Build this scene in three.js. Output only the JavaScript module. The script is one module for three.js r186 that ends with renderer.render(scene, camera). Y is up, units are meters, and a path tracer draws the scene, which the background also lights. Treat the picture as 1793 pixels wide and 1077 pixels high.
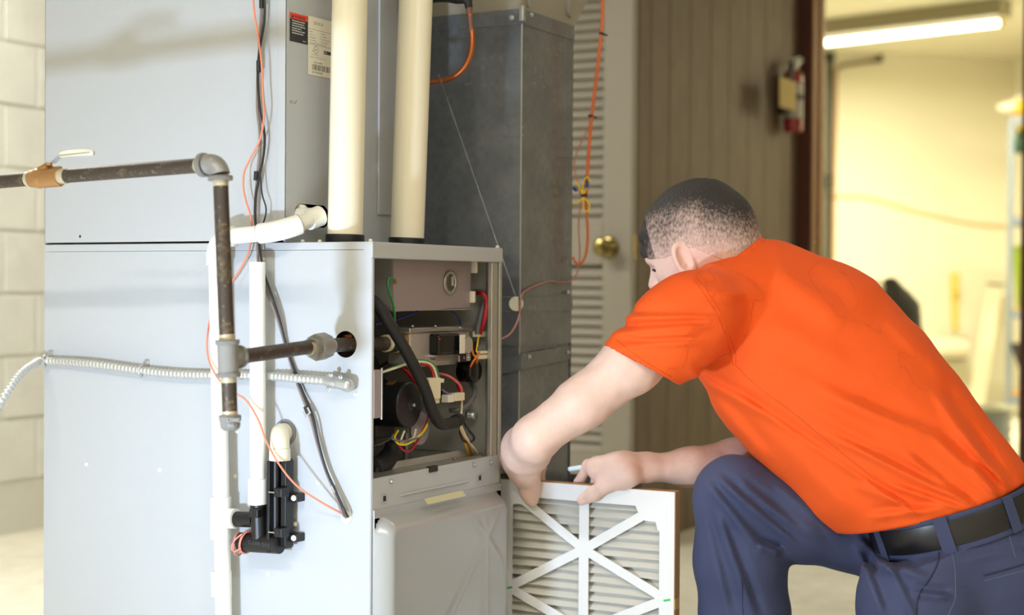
import * as THREE from 'three';
import { mergeGeometries, mergeVertices } from 'three/addons/utils/BufferGeometryUtils.js';
import { RoundedBoxGeometry } from 'three/addons/geometries/RoundedBoxGeometry.js';
import { ImprovedNoise } from 'three/addons/math/ImprovedNoise.js';
import { RectAreaLightUniformsLib } from 'three/addons/lights/RectAreaLightUniformsLib.js';
import { FontLoader } from 'three/addons/loaders/FontLoader.js';
import { TextGeometry } from 'three/addons/geometries/TextGeometry.js';
import { Brush, Evaluator, SUBTRACTION } from 'three-bvh-csg';

// ---------------------------------------------------------------- camera, exposure, lamps
// World: +x along the furnace side towards its front, -z into the room along the furnace front, y up, metres.
const W = 1793, H = 1077, FPX = 2700;
const scene = new THREE.Scene();
scene.background = new THREE.Color(0x000000);
const camera = new THREE.PerspectiveCamera(2 * Math.atan(H / 2 / FPX) * 180 / Math.PI, W / H, 0.05, 60);
camera.position.set(1.451, 0.8, 2.135);
camera.rotation.set(-0.0136, 29 * Math.PI / 180, 0.007, 'YXZ');
camera.focus = 2.68;
camera.userData.fStop = 2.4;
camera.updateMatrixWorld(true);
scene.add(camera);
const renderer = new THREE.WebGLRenderer({ antialias: true });
renderer.toneMapping = THREE.LinearToneMapping;
renderer.toneMappingExposure = 1.35;
renderer.shadowMap.enabled = true;
RectAreaLightUniformsLib.init();

const COOL = new THREE.Color(0.60, 0.77, 1.0), WARM = new THREE.Color(1.0, 0.975, 0.89), YEL = new THREE.Color(1.0, 0.93, 0.62);
function areaLight(pos, target, w, h, color, intensity) {
  const l = new THREE.RectAreaLight(color, intensity, w, h);
  l.position.set(...pos); l.lookAt(...target); l.castShadow = true; scene.add(l); return l;
}
const WORK = [-0.08, 0.3, 1.13];                                     // work lamp standing on the floor, left of the frame
areaLight([WORK[0], WORK[1], WORK[2] - 0.012], [0.0, 0.9, 0.0], 0.09, 0.07, COOL, 640);
const CEIL = 2.40;
areaLight([0.2, CEIL - 0.155, 2.3], [0.2, 0, 2.299], 1.15, 0.12, WARM, 82);
areaLight([1.9, CEIL - 0.155, 1.6], [1.9, 0, 1.599], 1.15, 0.12, WARM, 50);   // ceiling tubes of the furnace room, above the frame
areaLight([0.9, CEIL - 0.155, -1.6], [0.9, 0, -1.601], 1.15, 0.12, WARM, 10);
areaLight([-1.6, CEIL - 0.155, -0.5], [-1.6, 0, -0.501], 1.15, 0.12, WARM, 75);  // added tube out of view, put in to brighten the block wall

// ---------------------------------------------------------------- pixels to places
const V = (x, y, z) => new THREE.Vector3(x, y, z);
function ray(px, py) {                                               // direction with depth 1 along the view axis
  return V((px - W / 2) / FPX, -(py - H / 2) / FPX, -1).applyQuaternion(camera.quaternion);
}
const C0 = camera.position.clone();
const at = (px, py, depth) => ray(px, py).multiplyScalar(depth).add(C0);
const onX = (px, py, x) => { const r = ray(px, py); return r.multiplyScalar((x - C0.x) / r.x).add(C0); };
const onY = (px, py, y) => { const r = ray(px, py); return r.multiplyScalar((y - C0.y) / r.y).add(C0); };
const onZ = (px, py, z) => { const r = ray(px, py); return r.multiplyScalar((z - C0.z) / r.z).add(C0); };

// ---------------------------------------------------------------- noise and textures
let seed = 12345;
const rnd = () => { seed = (seed * 1664525 + 1013904223) >>> 0; return seed / 4294967296; };
const rr = (a, b) => a + (b - a) * rnd();
const PN = new ImprovedNoise();
const noise = (x, y, z) => PN.noise(x, y, z);
function lattice(ix, iy, f, s) { let h = (((ix % f) + f) % f) * 374761393 + (((iy % f) + f) % f) * 668265263 + s * 974711; h = (h ^ (h >>> 13)) * 1274126177; h = Math.imul(h, 1) ^ (h >>> 16); return ((h >>> 0) % 10007) / 10007; }
function pn(u, v, f, s = 0) {                                        // tiling value noise
  const x = u * f, y = v * f, ix = Math.floor(x), iy = Math.floor(y), fx = x - ix, fy = y - iy, a = fx * fx * (3 - 2 * fx), b = fy * fy * (3 - 2 * fy);
  const p = lattice(ix, iy, f, s), q = lattice(ix + 1, iy, f, s), r = lattice(ix, iy + 1, f, s), t = lattice(ix + 1, iy + 1, f, s);
  return (p * (1 - a) + q * a) * (1 - b) + (r * (1 - a) + t * a) * b;
}
function tex(n, size, fn, srgb = true) {                             // size: metres per tile
  const d = new Uint8Array(n * n * 4);
  for (let j = 0; j < n; j++) for (let i = 0; i < n; i++) { const c = fn(i / n, j / n), k = (j * n + i) * 4; for (let q = 0; q < 3; q++) d[k + q] = Math.max(0, Math.min(255, Array.isArray(c) ? c[q] : c)); d[k + 3] = 255; }
  const t = new THREE.DataTexture(d, n, n); t.wrapS = t.wrapT = THREE.RepeatWrapping; t.magFilter = THREE.LinearFilter; t.minFilter = THREE.LinearMipmapLinearFilter; t.generateMipmaps = true;
  if (srgb) t.colorSpace = THREE.SRGBColorSpace; t.repeat.set(1 / size, 1 / size); t.needsUpdate = true; return t;
}
function canvasTex(w, h, draw) {
  const c = document.createElement('canvas'); c.width = w; c.height = h; draw(c.getContext('2d'), w, h);
  const t = new THREE.CanvasTexture(c); t.colorSpace = THREE.SRGBColorSpace; return t;
}
const mix = (a, b, t) => a.map((v, i) => v + (b[i] - v) * t);
const sm = (a, b, x) => { const t = Math.max(0, Math.min(1, (x - a) / (b - a))); return t * t * (3 - 2 * t); };

const std = (color, roughness = 0.6, metalness = 0, o = {}) => new THREE.MeshStandardMaterial({ color, roughness, metalness, ...o });
const phys = (color, roughness, o = {}) => new THREE.MeshPhysicalMaterial({ color, roughness, ...o });
const tBlock = tex(512, 0.4, (u, v) => { const a = pn(u, v, 8, 1), b = pn(u, v, 64, 2), c = pn(u, v, 200, 3); return mix([228, 227, 218], [208, 206, 196], a * 0.45 + b * 0.3 + c * 0.25); });
const tBlockB = tex(512, 0.4, (u, v) => 255 * (pn(u, v, 24, 4) * 0.3 + pn(u, v, 90, 5) * 0.4 + pn(u, v, 200, 6) * 0.3), false);
const tGalv = tex(512, 0.5, (u, v) => { const a = pn(u, v, 10, 7), b = pn(u, v, 46, 8), c = pn(u * 2, v, 128, 9); return mix([122, 126, 132], [160, 164, 170], a * 0.35 + b * 0.35 + c * 0.3); });
const tGalvR = tex(512, 0.5, (u, v) => 90 + 90 * (pn(u, v, 14, 10) * 0.5 + pn(u, v, 60, 11) * 0.5), false);
const tIron = tex(512, 0.15, (u, v) => { const a = pn(u, v * 0.5, 6, 12), b = pn(u, v, 34, 13), c = pn(u, v, 128, 14); const m = sm(0.45, 0.75, a * 0.5 + b * 0.5), s = sm(0.72, 0.9, b * 0.45 + c * 0.55); return mix(mix([70, 60, 52], [98, 82, 60], m * 0.7), [150, 142, 128], s * 0.8); });
const tConc = tex(512, 1.2, (u, v) => { const a = pn(u, v, 5, 15), b = pn(u, v, 30, 16), c = pn(u, v, 160, 17); return mix([234, 229, 212], [194, 188, 172], a * 0.5 + b * 0.3 + c * 0.2); });
const tWood = tex(512, 0.5, (u, v) => { const a = pn(u, v * 0.25, 24, 18), b = pn(u, v, 120, 19), c = pn(u, v, 6, 20); return mix([116, 97, 80], [98, 80, 65], a * 0.6 + b * 0.2 + c * 0.2); });
const tKnit = tex(256, 0.02, (u, v) => 255 * (0.5 + 0.25 * Math.sin(u * 50.265) * Math.sin(v * 50.265) + 0.25 * pn(u, v, 40, 21)), false);
const tSpeck = tex(256, 0.06, (u, v) => 255 * (pn(u, v, 60, 22) * 0.6 + pn(u, v, 20, 23) * 0.4), false);

const M = {
  paint: std(0xb9bcc0, 0.42, 0, { bumpMap: tSpeck, bumpScale: 0.00006 }),
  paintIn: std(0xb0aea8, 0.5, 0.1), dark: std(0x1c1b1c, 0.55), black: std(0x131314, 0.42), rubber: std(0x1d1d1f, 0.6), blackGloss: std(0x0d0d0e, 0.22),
  pvc: phys(0xf2ead2, 0.28, { clearcoat: 0.25, clearcoatRoughness: 0.2 }), pvcW: phys(0xf1efe6, 0.3, { clearcoat: 0.2, clearcoatRoughness: 0.25 }),
  iron: std(0xffffff, 0.5, 0.35, { map: tIron }), ironFit: std(0x8e8b86, 0.45, 0.35, { bumpMap: tSpeck, bumpScale: 0.0003 }), thread: std(0xc9bfa4, 0.4, 0.5),
  brass: std(0xb98d5e, 0.38, 0.75), steel: std(0xb9b9b6, 0.32, 0.85), zinc: std(0xc3c5c4, 0.35, 0.7), alum: std(0xc0bdb8, 0.36, 0.5), alumPlate: std(0xa0979a, 0.42, 0.3),
  galv: std(0xffffff, 0.42, 0.6, { map: tGalv, roughnessMap: tGalvR }), galvEdge: std(0xc4c4be, 0.35, 0.7),
  copper: std(0xb3663c, 0.34, 0.85), block: std(0xffffff, 0.9, 0, { map: tBlock, bumpMap: tBlockB, bumpScale: 0.0012 }), mortar: std(0xcfccbf, 0.95),
  plaster: std(0xcfc8b4, 0.9), cream: std(0xebe7d6, 0.9), ceil: std(0xd8d4c4, 0.95), conc: std(0xffffff, 0.75, 0, { map: tConc }),
  wood: std(0xffffff, 0.62, 0, { map: tWood }), jamb: std(0x5a3226, 0.45), jambL: std(0x9a6a42, 0.5), doorTan: std(0x989184, 0.6),
  orangeW: std(0xec8a6c, 0.5), pinkW: std(0xd9897a, 0.5), orangeC: std(0xc9622c, 0.45), brownW: std(0x5a4a44, 0.5), blackW: std(0x232326, 0.45), greyW: std(0x6b6a70, 0.5),
  red: std(0xb01822, 0.45), yellow: std(0xe2c21e, 0.45), green: std(0x2f8a4c, 0.5), blue: std(0x2a3a86, 0.5), white: std(0xe9e5d8, 0.5), cream2: std(0xe6dfc0, 0.5), orange: std(0xe07a1c, 0.5),
  card: std(0xb08a60, 0.85), filterW: std(0xe9eaec, 0.8), media: std(0xc9c6bd, 0.95),
  brassKnob: std(0x8a7a4c, 0.22, 0.95),
};

// ---------------------------------------------------------------- geometry helpers (all return geometries in world metres)
function boxUV(g) {                                                  // uv in metres from the dominant face direction
  if (g.index) g = g.toNonIndexed();
  const p = g.attributes.position, n = g.attributes.normal, uv = new Float32Array(p.count * 2);
  for (let i = 0; i < p.count; i++) {
    const ax = Math.abs(n.getX(i)), ay = Math.abs(n.getY(i)), az = Math.abs(n.getZ(i));
    if (ax >= ay && ax >= az) { uv[2 * i] = p.getZ(i); uv[2 * i + 1] = p.getY(i); } else if (ay >= az) { uv[2 * i] = p.getX(i); uv[2 * i + 1] = p.getZ(i); } else { uv[2 * i] = p.getX(i); uv[2 * i + 1] = p.getY(i); }
  }
  g.setAttribute('uv', new THREE.BufferAttribute(uv, 2)); return g;
}
function box(a, b, r = 0) {                                          // two opposite corners
  const lo = V(Math.min(a[0], b[0]), Math.min(a[1], b[1]), Math.min(a[2], b[2])), hi = V(Math.max(a[0], b[0]), Math.max(a[1], b[1]), Math.max(a[2], b[2])), s = hi.clone().sub(lo), c = lo.add(hi).multiplyScalar(0.5);
  const rad = Math.min(r, s.x * 0.49, s.y * 0.49, s.z * 0.49);
  const g = rad > 0.0002 ? new RoundedBoxGeometry(s.x, s.y, s.z, 2, rad) : new THREE.BoxGeometry(s.x, s.y, s.z);
  g.translate(c.x, c.y, c.z); return boxUV(g);
}
function obox(c, ux, uy, uz, sx, sy, sz, r = 0) {                    // box with its own axes
  const rad = Math.min(r, sx * 0.49, sy * 0.49, sz * 0.49);
  let g = rad > 0.0002 ? new RoundedBoxGeometry(sx, sy, sz, 2, rad) : new THREE.BoxGeometry(sx, sy, sz);
  g = boxUV(g); g.applyMatrix4(new THREE.Matrix4().makeBasis(ux, uy, uz)); g.translate(c.x, c.y, c.z); return g;
}
function frameOf(d) { const w = d.clone().normalize(), a = Math.abs(w.y) < 0.9 ? V(0, 1, 0) : V(1, 0, 0), u = a.clone().cross(w).normalize(), v = w.clone().cross(u); return [u, v, w]; }
function cyl(a, b, r1, r2 = r1, n = 24) {
  const d = b.clone().sub(a), L = d.length(), g = new THREE.CylinderGeometry(r2, r1, L, n, 1);
  const uv = g.attributes.uv; for (let i = 0; i < uv.count; i++) uv.setXY(i, uv.getX(i) * 2 * Math.PI * r1, uv.getY(i) * L);
  const [u, v, w] = frameOf(d); g.applyMatrix4(new THREE.Matrix4().makeBasis(u, w, v.clone().negate())); const m = a.clone().add(b).multiplyScalar(0.5); g.translate(m.x, m.y, m.z); return g.toNonIndexed();
}
function lathe(prof, o, d, n = 32) {                                 // profile [[radius, height]...] along d from o
  const g = new THREE.LatheGeometry(prof.map(([r, h]) => new THREE.Vector2(Math.max(r, 1e-5), h)), n);
  const [u, v, w] = frameOf(d); g.applyMatrix4(new THREE.Matrix4().makeBasis(u, w, v.clone().negate())); g.translate(o.x, o.y, o.z); return g.toNonIndexed();
}
function tube(pts, r, n = 10, segs = 0, tension = 0.5, mod = null) { // swept pipe with round ends; mod(t, length) scales the radius
  const c = new THREE.CatmullRomCurve3(pts, false, 'catmullrom', tension), L = c.getLength(), N = segs || Math.max(8, Math.ceil(L / 0.008));
  const fr = c.computeFrenetFrames(N, false), pos = [], idx = [], uv = [];
  for (let i = 0; i <= N; i++) {
    const t = i / N, p = c.getPointAt(t), R = (typeof r === 'function' ? r(t) : r) * (mod ? mod(t, L) : 1);
    for (let j = 0; j <= n; j++) { const a = j / n * 2 * Math.PI, x = Math.cos(a) * R, y = Math.sin(a) * R; pos.push(p.x + fr.normals[i].x * x + fr.binormals[i].x * y, p.y + fr.normals[i].y * x + fr.binormals[i].y * y, p.z + fr.normals[i].z * x + fr.binormals[i].z * y); uv.push(a * R, t * L); }
  }
  for (let i = 0; i < N; i++) for (let j = 0; j < n; j++) { const a = i * (n + 1) + j, b = a + n + 1; idx.push(a, b, a + 1, b, b + 1, a + 1); }
  for (const [i, s] of [[0, 1], [N, -1]]) { const k = pos.length / 3, p = c.getPointAt(i / N); pos.push(p.x, p.y, p.z); uv.push(0, 0); for (let j = 0; j < n; j++) { const a = i * (n + 1) + j; s > 0 ? idx.push(k, a, a + 1) : idx.push(k, a + 1, a); } }
  const g = new THREE.BufferGeometry(); g.setAttribute('position', new THREE.Float32BufferAttribute(pos, 3)); g.setAttribute('uv', new THREE.Float32BufferAttribute(uv, 2)); g.setIndex(idx); g.computeVertexNormals(); return g.toNonIndexed();
}
function bend(a, corner, b, r, n = 18) {                             // quarter bend through a corner
  const pts = []; for (let i = 0; i <= 12; i++) { const t = i / 12; pts.push(a.clone().multiplyScalar((1 - t) ** 2).addScaledVector(corner, 2 * t * (1 - t)).addScaledVector(b, t * t)); }
  return tube(pts, r, n, 24);
}
const merge = (l) => mergeGeometries(l.map((g) => { const q = g.index ? g.toNonIndexed() : g.clone(); if (!q.attributes.uv) q.setAttribute('uv', new THREE.Float32BufferAttribute(new Float32Array(q.attributes.position.count * 2), 2)); for (const k of Object.keys(q.attributes)) if (!['position', 'normal', 'uv'].includes(k)) q.deleteAttribute(k); return q; }));
function quadPlate(c, thick) {                                       // four corners (counter-clockwise seen from outside), given thickness inwards
  const n = c[1].clone().sub(c[0]).cross(c[3].clone().sub(c[0])).normalize().multiplyScalar(-thick), d = c.map((p) => p.clone().add(n)), P = [];
  const q = (a, b, e, f) => P.push(a, b, e, a, e, f);
  q(...c); q(d[3], d[2], d[1], d[0]); for (let i = 0; i < 4; i++) { const j = (i + 1) % 4; q(c[j], c[i], d[i], d[j]); }
  const g = new THREE.BufferGeometry(); g.setAttribute('position', new THREE.Float32BufferAttribute(P.flatMap((p) => [p.x, p.y, p.z]), 3)); g.computeVertexNormals(); return boxUV(g);
}
function decal(c, w, h, ux, uy, off = 0.0008) {                      // thin printed plate: centre, size, axes; uv 0..1 over its face
  const n = ux.clone().cross(uy), g = new THREE.PlaneGeometry(w, h); g.applyMatrix4(new THREE.Matrix4().makeBasis(ux, uy, n)); const p = c.clone().addScaledVector(n, off); g.translate(p.x, p.y, p.z); return g;
}

// ---------------------------------------------------------------- things and parts
const used = {};
function numbered(n) { const k = used[n] = (used[n] ?? -1) + 1; return k ? n + '_' + String(k).padStart(3, '0') : n; }
function thing(name, label, category, base, group) {
  const o = new THREE.Group(); o.name = numbered(name); o.position.copy(base); o.userData = { label, category }; if (group) o.userData.group = group; scene.add(o); return o;
}
function place(name) { const o = new THREE.Group(); o.name = name; o.userData.kind = 'structure'; scene.add(o); return o; }
function part(root, name, geo, mat, parent = root, label) {
  const b = root.position; if (b.lengthSq() > 0) geo.translate(-b.x, -b.y, -b.z);
  const m = new THREE.Mesh(geo, mat); m.name = name; m.castShadow = m.receiveShadow = true; if (label) m.userData.label = label; parent.add(m); return m;
}
function struct(name, geo, mat) { const m = new THREE.Mesh(geo, mat); m.name = name; m.castShadow = m.receiveShadow = true; m.userData.kind = 'structure'; scene.add(m); return m; }
const screwGeo = merge([lathe([[0, 0], [0.0042, 0], [0.0042, 0.0012], [0, 0.0012]], V(0, 0, 0), V(0, 0, 1), 12), lathe([[0.0030, 0.0012], [0.0030, 0.0036], [0.0022, 0.0042], [0, 0.0042]], V(0, 0, 0), V(0, 0, 1), 6)]);
function screw(root, p, n, s = 1, mat = M.zinc, parent = root) {
  const m = new THREE.Mesh(screwGeo, mat); m.name = 'screw'; m.position.copy(p).sub(root.position); m.quaternion.setFromUnitVectors(V(0, 0, 1), n); m.scale.setScalar(s); m.castShadow = m.receiveShadow = true; parent.add(m); return m;
}
// ---------------------------------------------------------------- the rooms
const XL = -2.31, XR = 2.6, ZB = 3.4, ZD = -3.69, XP = -0.5, ZL = onX(1106, 430, XP).z;   // block wall, right wall, rear wall, doorway wall, panelled wall, louvred door
const farA = at(1440, 92, 10.46), farB = at(1775, 105, 10.75);
struct('floor', box([-3, -0.12, -13.5], [7, 0, 3.6]), M.conc);
struct('ceiling', box([-3, CEIL, -13.5], [7, CEIL + 0.12, 3.6]), M.ceil);
struct('wall_right', box([XR, 0, ZD], [XR + 0.12, CEIL, ZB]), M.plaster);
struct('wall_behind', box([XL - 0.12, 0, ZB], [XR + 0.12, CEIL, ZB + 0.12]), M.plaster);
{ // painted block wall: recessed mortar slab with blocks standing proud
  const wl = place('wall_left');
  part(wl, 'mortar', box([XL - 0.2, 0, ZL - 0.1], [XL - 0.006, CEIL, ZB]), M.mortar);
  const y1 = onX(69.5, 82.8, XL).y, y2 = onX(69.5, 191, XL).y, hgt = y1 - y2, zA = onX(66, 140, XL).z, zB = onX(8, 40, XL).z, len = 2 * Math.abs(zB - zA);
  const variants = [0, 1, 2].map(() => { const g = new RoundedBoxGeometry(0.05, hgt - 0.011, len - 0.011, 1, 0.003); return g; });
  for (const g of variants) { const u = g.attributes.uv, p = g.attributes.position, o = rr(0, 1), o2 = rr(0, 1); for (let i = 0; i < u.count; i++) u.setXY(i, p.getZ(i) + o, p.getY(i) + o2); }
  for (let row = -10; row < 9; row++) {
    const yc = y1 + hgt * (row + 0.5); if (yc - hgt / 2 < -0.02 || yc + hgt / 2 > CEIL + 0.02) continue;
    const z0 = (((row % 2) + 2) % 2) === 0 ? zB : zA;
    for (let k = -4; k <= 9; k++) {
      const zc = z0 + len * (k + 0.5); if (zc - len / 2 < ZL - 0.1 || zc + len / 2 > ZB - 0.1) continue;
      const m = new THREE.Mesh(variants[(row + 30 + k + 30) % 3], M.block); m.name = 'block'; m.position.set(XL - 0.025 + rr(-0.0012, 0.0012), yc, zc); m.castShadow = m.receiveShadow = true; wl.add(m);
    }
  }
}
{ // wall that holds the louvred door
  const w = place('wall_back');
  part(w, 'wall_panel', box([XL, 0, ZL - 0.12], [-1.22, CEIL, ZL - 0.02]), M.plaster);
  part(w, 'lintel', box([-1.22, 2.06, ZL - 0.12], [XP - 0.02, CEIL, ZL - 0.02]), M.plaster);
}
{ // tan louvred door
  const d = place('door_1'), x0 = -1.2, x1 = XP, zf = ZL, st = 0.098;
  const E = (a, b, r = 0.003) => box(a, b, r);
  part(d, 'stile', E([x1 - st, 0.01, zf - 0.034], [x1, 2.05, zf]), M.doorTan);
  part(d, 'stile', E([x0, 0.01, zf - 0.034], [x0 + st, 2.05, zf]), M.doorTan);
  const yk = onZ(1065, 433, zf).y, yTop = onZ(1025, 392, zf).y, yBot = onZ(1025, 464, zf).y, yEnd = onZ(1025, 790, zf).y;
  part(d, 'rail', E([x0 + st, yBot, zf - 0.034], [x1 - st, yTop, zf]), M.doorTan);
  part(d, 'rail', E([x0 + st, 0.01, zf - 0.034], [x1 - st, yEnd, zf]), M.doorTan);
  part(d, 'rail', E([x0 + st, 1.95, zf - 0.034], [x1 - st, 2.05, zf]), M.doorTan);
  part(d, 'backing', box([x0 + 0.02, 0.02, zf - 0.045], [x1 - 0.02, 2.04, zf - 0.038]), M.doorTan);
  const pitch = 17 / FPX * onZ(1025, 300, zf).clone().sub(C0).dot(ray(896, 538).normalize()), sg = boxUV(new RoundedBoxGeometry(x1 - x0 - 2 * st, pitch * 1.25, 0.0065, 2, 0.003)); sg.rotateX(-0.55);
  for (const [a, b] of [[yTop, 1.95], [yEnd, yBot]]) for (let y = a + pitch * 0.5; y < b; y += pitch) {
    const m = new THREE.Mesh(sg, M.doorTan); m.name = 'slat'; m.position.set((x0 + x1) / 2, y, zf - 0.017); m.castShadow = m.receiveShadow = true; d.add(m);
  }
  const k = onZ(1066, 433, zf), kn = part(d, 'door_knob', lathe([[0, 0], [0.034, 0], [0.034, 0.006], [0.028, 0.010], [0.012, 0.012], [0.011, 0.032], [0.02, 0.038], [0.0265, 0.048], [0.0265, 0.058], [0.02, 0.066], [0, 0.068]], k, V(0, 0, 1)), M.brassKnob);
  part(d, 'keyway', cyl(k.clone().add(V(0, 0, 0.066)), k.clone().add(V(0, 0, 0.0695)), 0.007), M.brassKnob, kn);
  part(d, 'strike_plate', box([x1 - 0.002, yk - 0.035, zf - 0.03], [x1 + 0.0015, yk + 0.035, zf - 0.006]), M.brassKnob);
}
{ // brown panelled wall: grooved boards
  const w = place('wall_panelled');
  part(w, 'backing', box([XP - 0.12, 0, ZD], [XP - 0.014, CEIL, ZL - 0.036]), M.wood);
  const cuts = [1108, 1139, 1172, 1208, 1244, 1276, 1310, 1340, 1372, 1398].map((px) => onX(px, 200, XP).z);
  cuts[0] = ZL - 0.04; cuts[cuts.length - 1] = ZD;
  for (let i = 0; i + 1 < cuts.length; i++) part(w, 'board', box([XP - 0.015, 0, cuts[i] - 0.002], [XP, CEIL, cuts[i + 1] + 0.002], 0.0025), M.wood);
}
const xDoor = onZ(1425, 300, ZD).x, xDoorR = onZ(1786, 600, ZD).x;
{ // doorway to the storeroom
  const w = place('wall_doorway');
  part(w, 'wall_panel', box([xDoorR + 0.04, 0, ZD - 0.12], [XR, CEIL, ZD]), M.plaster);
  part(w, 'lintel', box([XP, 2.08, ZD - 0.12], [xDoorR + 0.04, CEIL, ZD]), M.plaster);
  part(w, 'wall_stub', box([XP - 0.12, 0, ZD - 0.12], [xDoor - 0.035, CEIL, ZD]), M.plaster);
  const t = place('trim_1'), E = (n, a, b, m) => part(t, n, box(a, b, 0.004), m);
  E('casing', [XP + 0.002, 0, ZD], [xDoor - 0.006, 2.12, ZD + 0.018], M.jamb);
  E('jamb', [xDoor - 0.034, 0, ZD - 0.13], [xDoor, 2.05, ZD + 0.012], M.jambL);  // lighter wood colour paints in the light falling from the storeroom
  E('door_stop', [xDoor, 0, ZD - 0.075], [xDoor + 0.011, 2.05, ZD - 0.045], M.jambL);
  E('strike_plate', [xDoor - 0.001, onZ(1432, 440, ZD).y - 0.04, ZD - 0.035], [xDoor + 0.0015, onZ(1432, 440, ZD).y + 0.04, ZD - 0.008], M.brassKnob);
  const t2 = place('trim_2');
  part(t2, 'jamb', box([xDoorR, 0, ZD - 0.13], [xDoorR + 0.034, 2.05, ZD + 0.012], 0.004), M.jamb);
  part(t2, 'casing', box([xDoorR + 0.006, 0, ZD], [xDoorR + 0.08, 2.12, ZD + 0.018], 0.004), M.jamb);
  part(t2, 'head', box([xDoor, 2.045, ZD - 0.13], [xDoorR, 2.08, ZD + 0.012], 0.004), M.jamb);
}
{ // storeroom shell
  const d = farB.clone().sub(farA).setY(0).normalize(), nrm = V(d.z, 0, -d.x); if (nrm.dot(V(0, 0, 1)) < 0) nrm.negate();
  const a = farA.clone().addScaledVector(d, -6.5).setY(0), b = farB.clone().setY(0);
  const far = struct('wall_far', obox(a.clone().add(b).multiplyScalar(0.5).addScaledVector(nrm, -0.06).setY(CEIL / 2), d, V(0, 1, 0), d.clone().cross(V(0, 1, 0)), a.distanceTo(b), CEIL, 0.12), M.cream);
  const c = b.clone().addScaledVector(nrm, 7.2), e = b.clone().add(c).multiplyScalar(0.5).addScaledVector(d, 0.06);
  struct('wall_storeroom_right', obox(e.setY(CEIL / 2), nrm, V(0, 1, 0), nrm.clone().cross(V(0, 1, 0)), 7.2, CEIL, 0.12), M.cream);
  struct('wall_storeroom_left', box([-2.75, 0, -12.5], [-2.63, CEIL, ZD - 0.12]), M.cream);
  struct('wall_storeroom_front', box([-2.75, 0, ZD - 0.14], [XP - 0.12, CEIL, ZD - 0.02]), M.cream);
}
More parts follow.
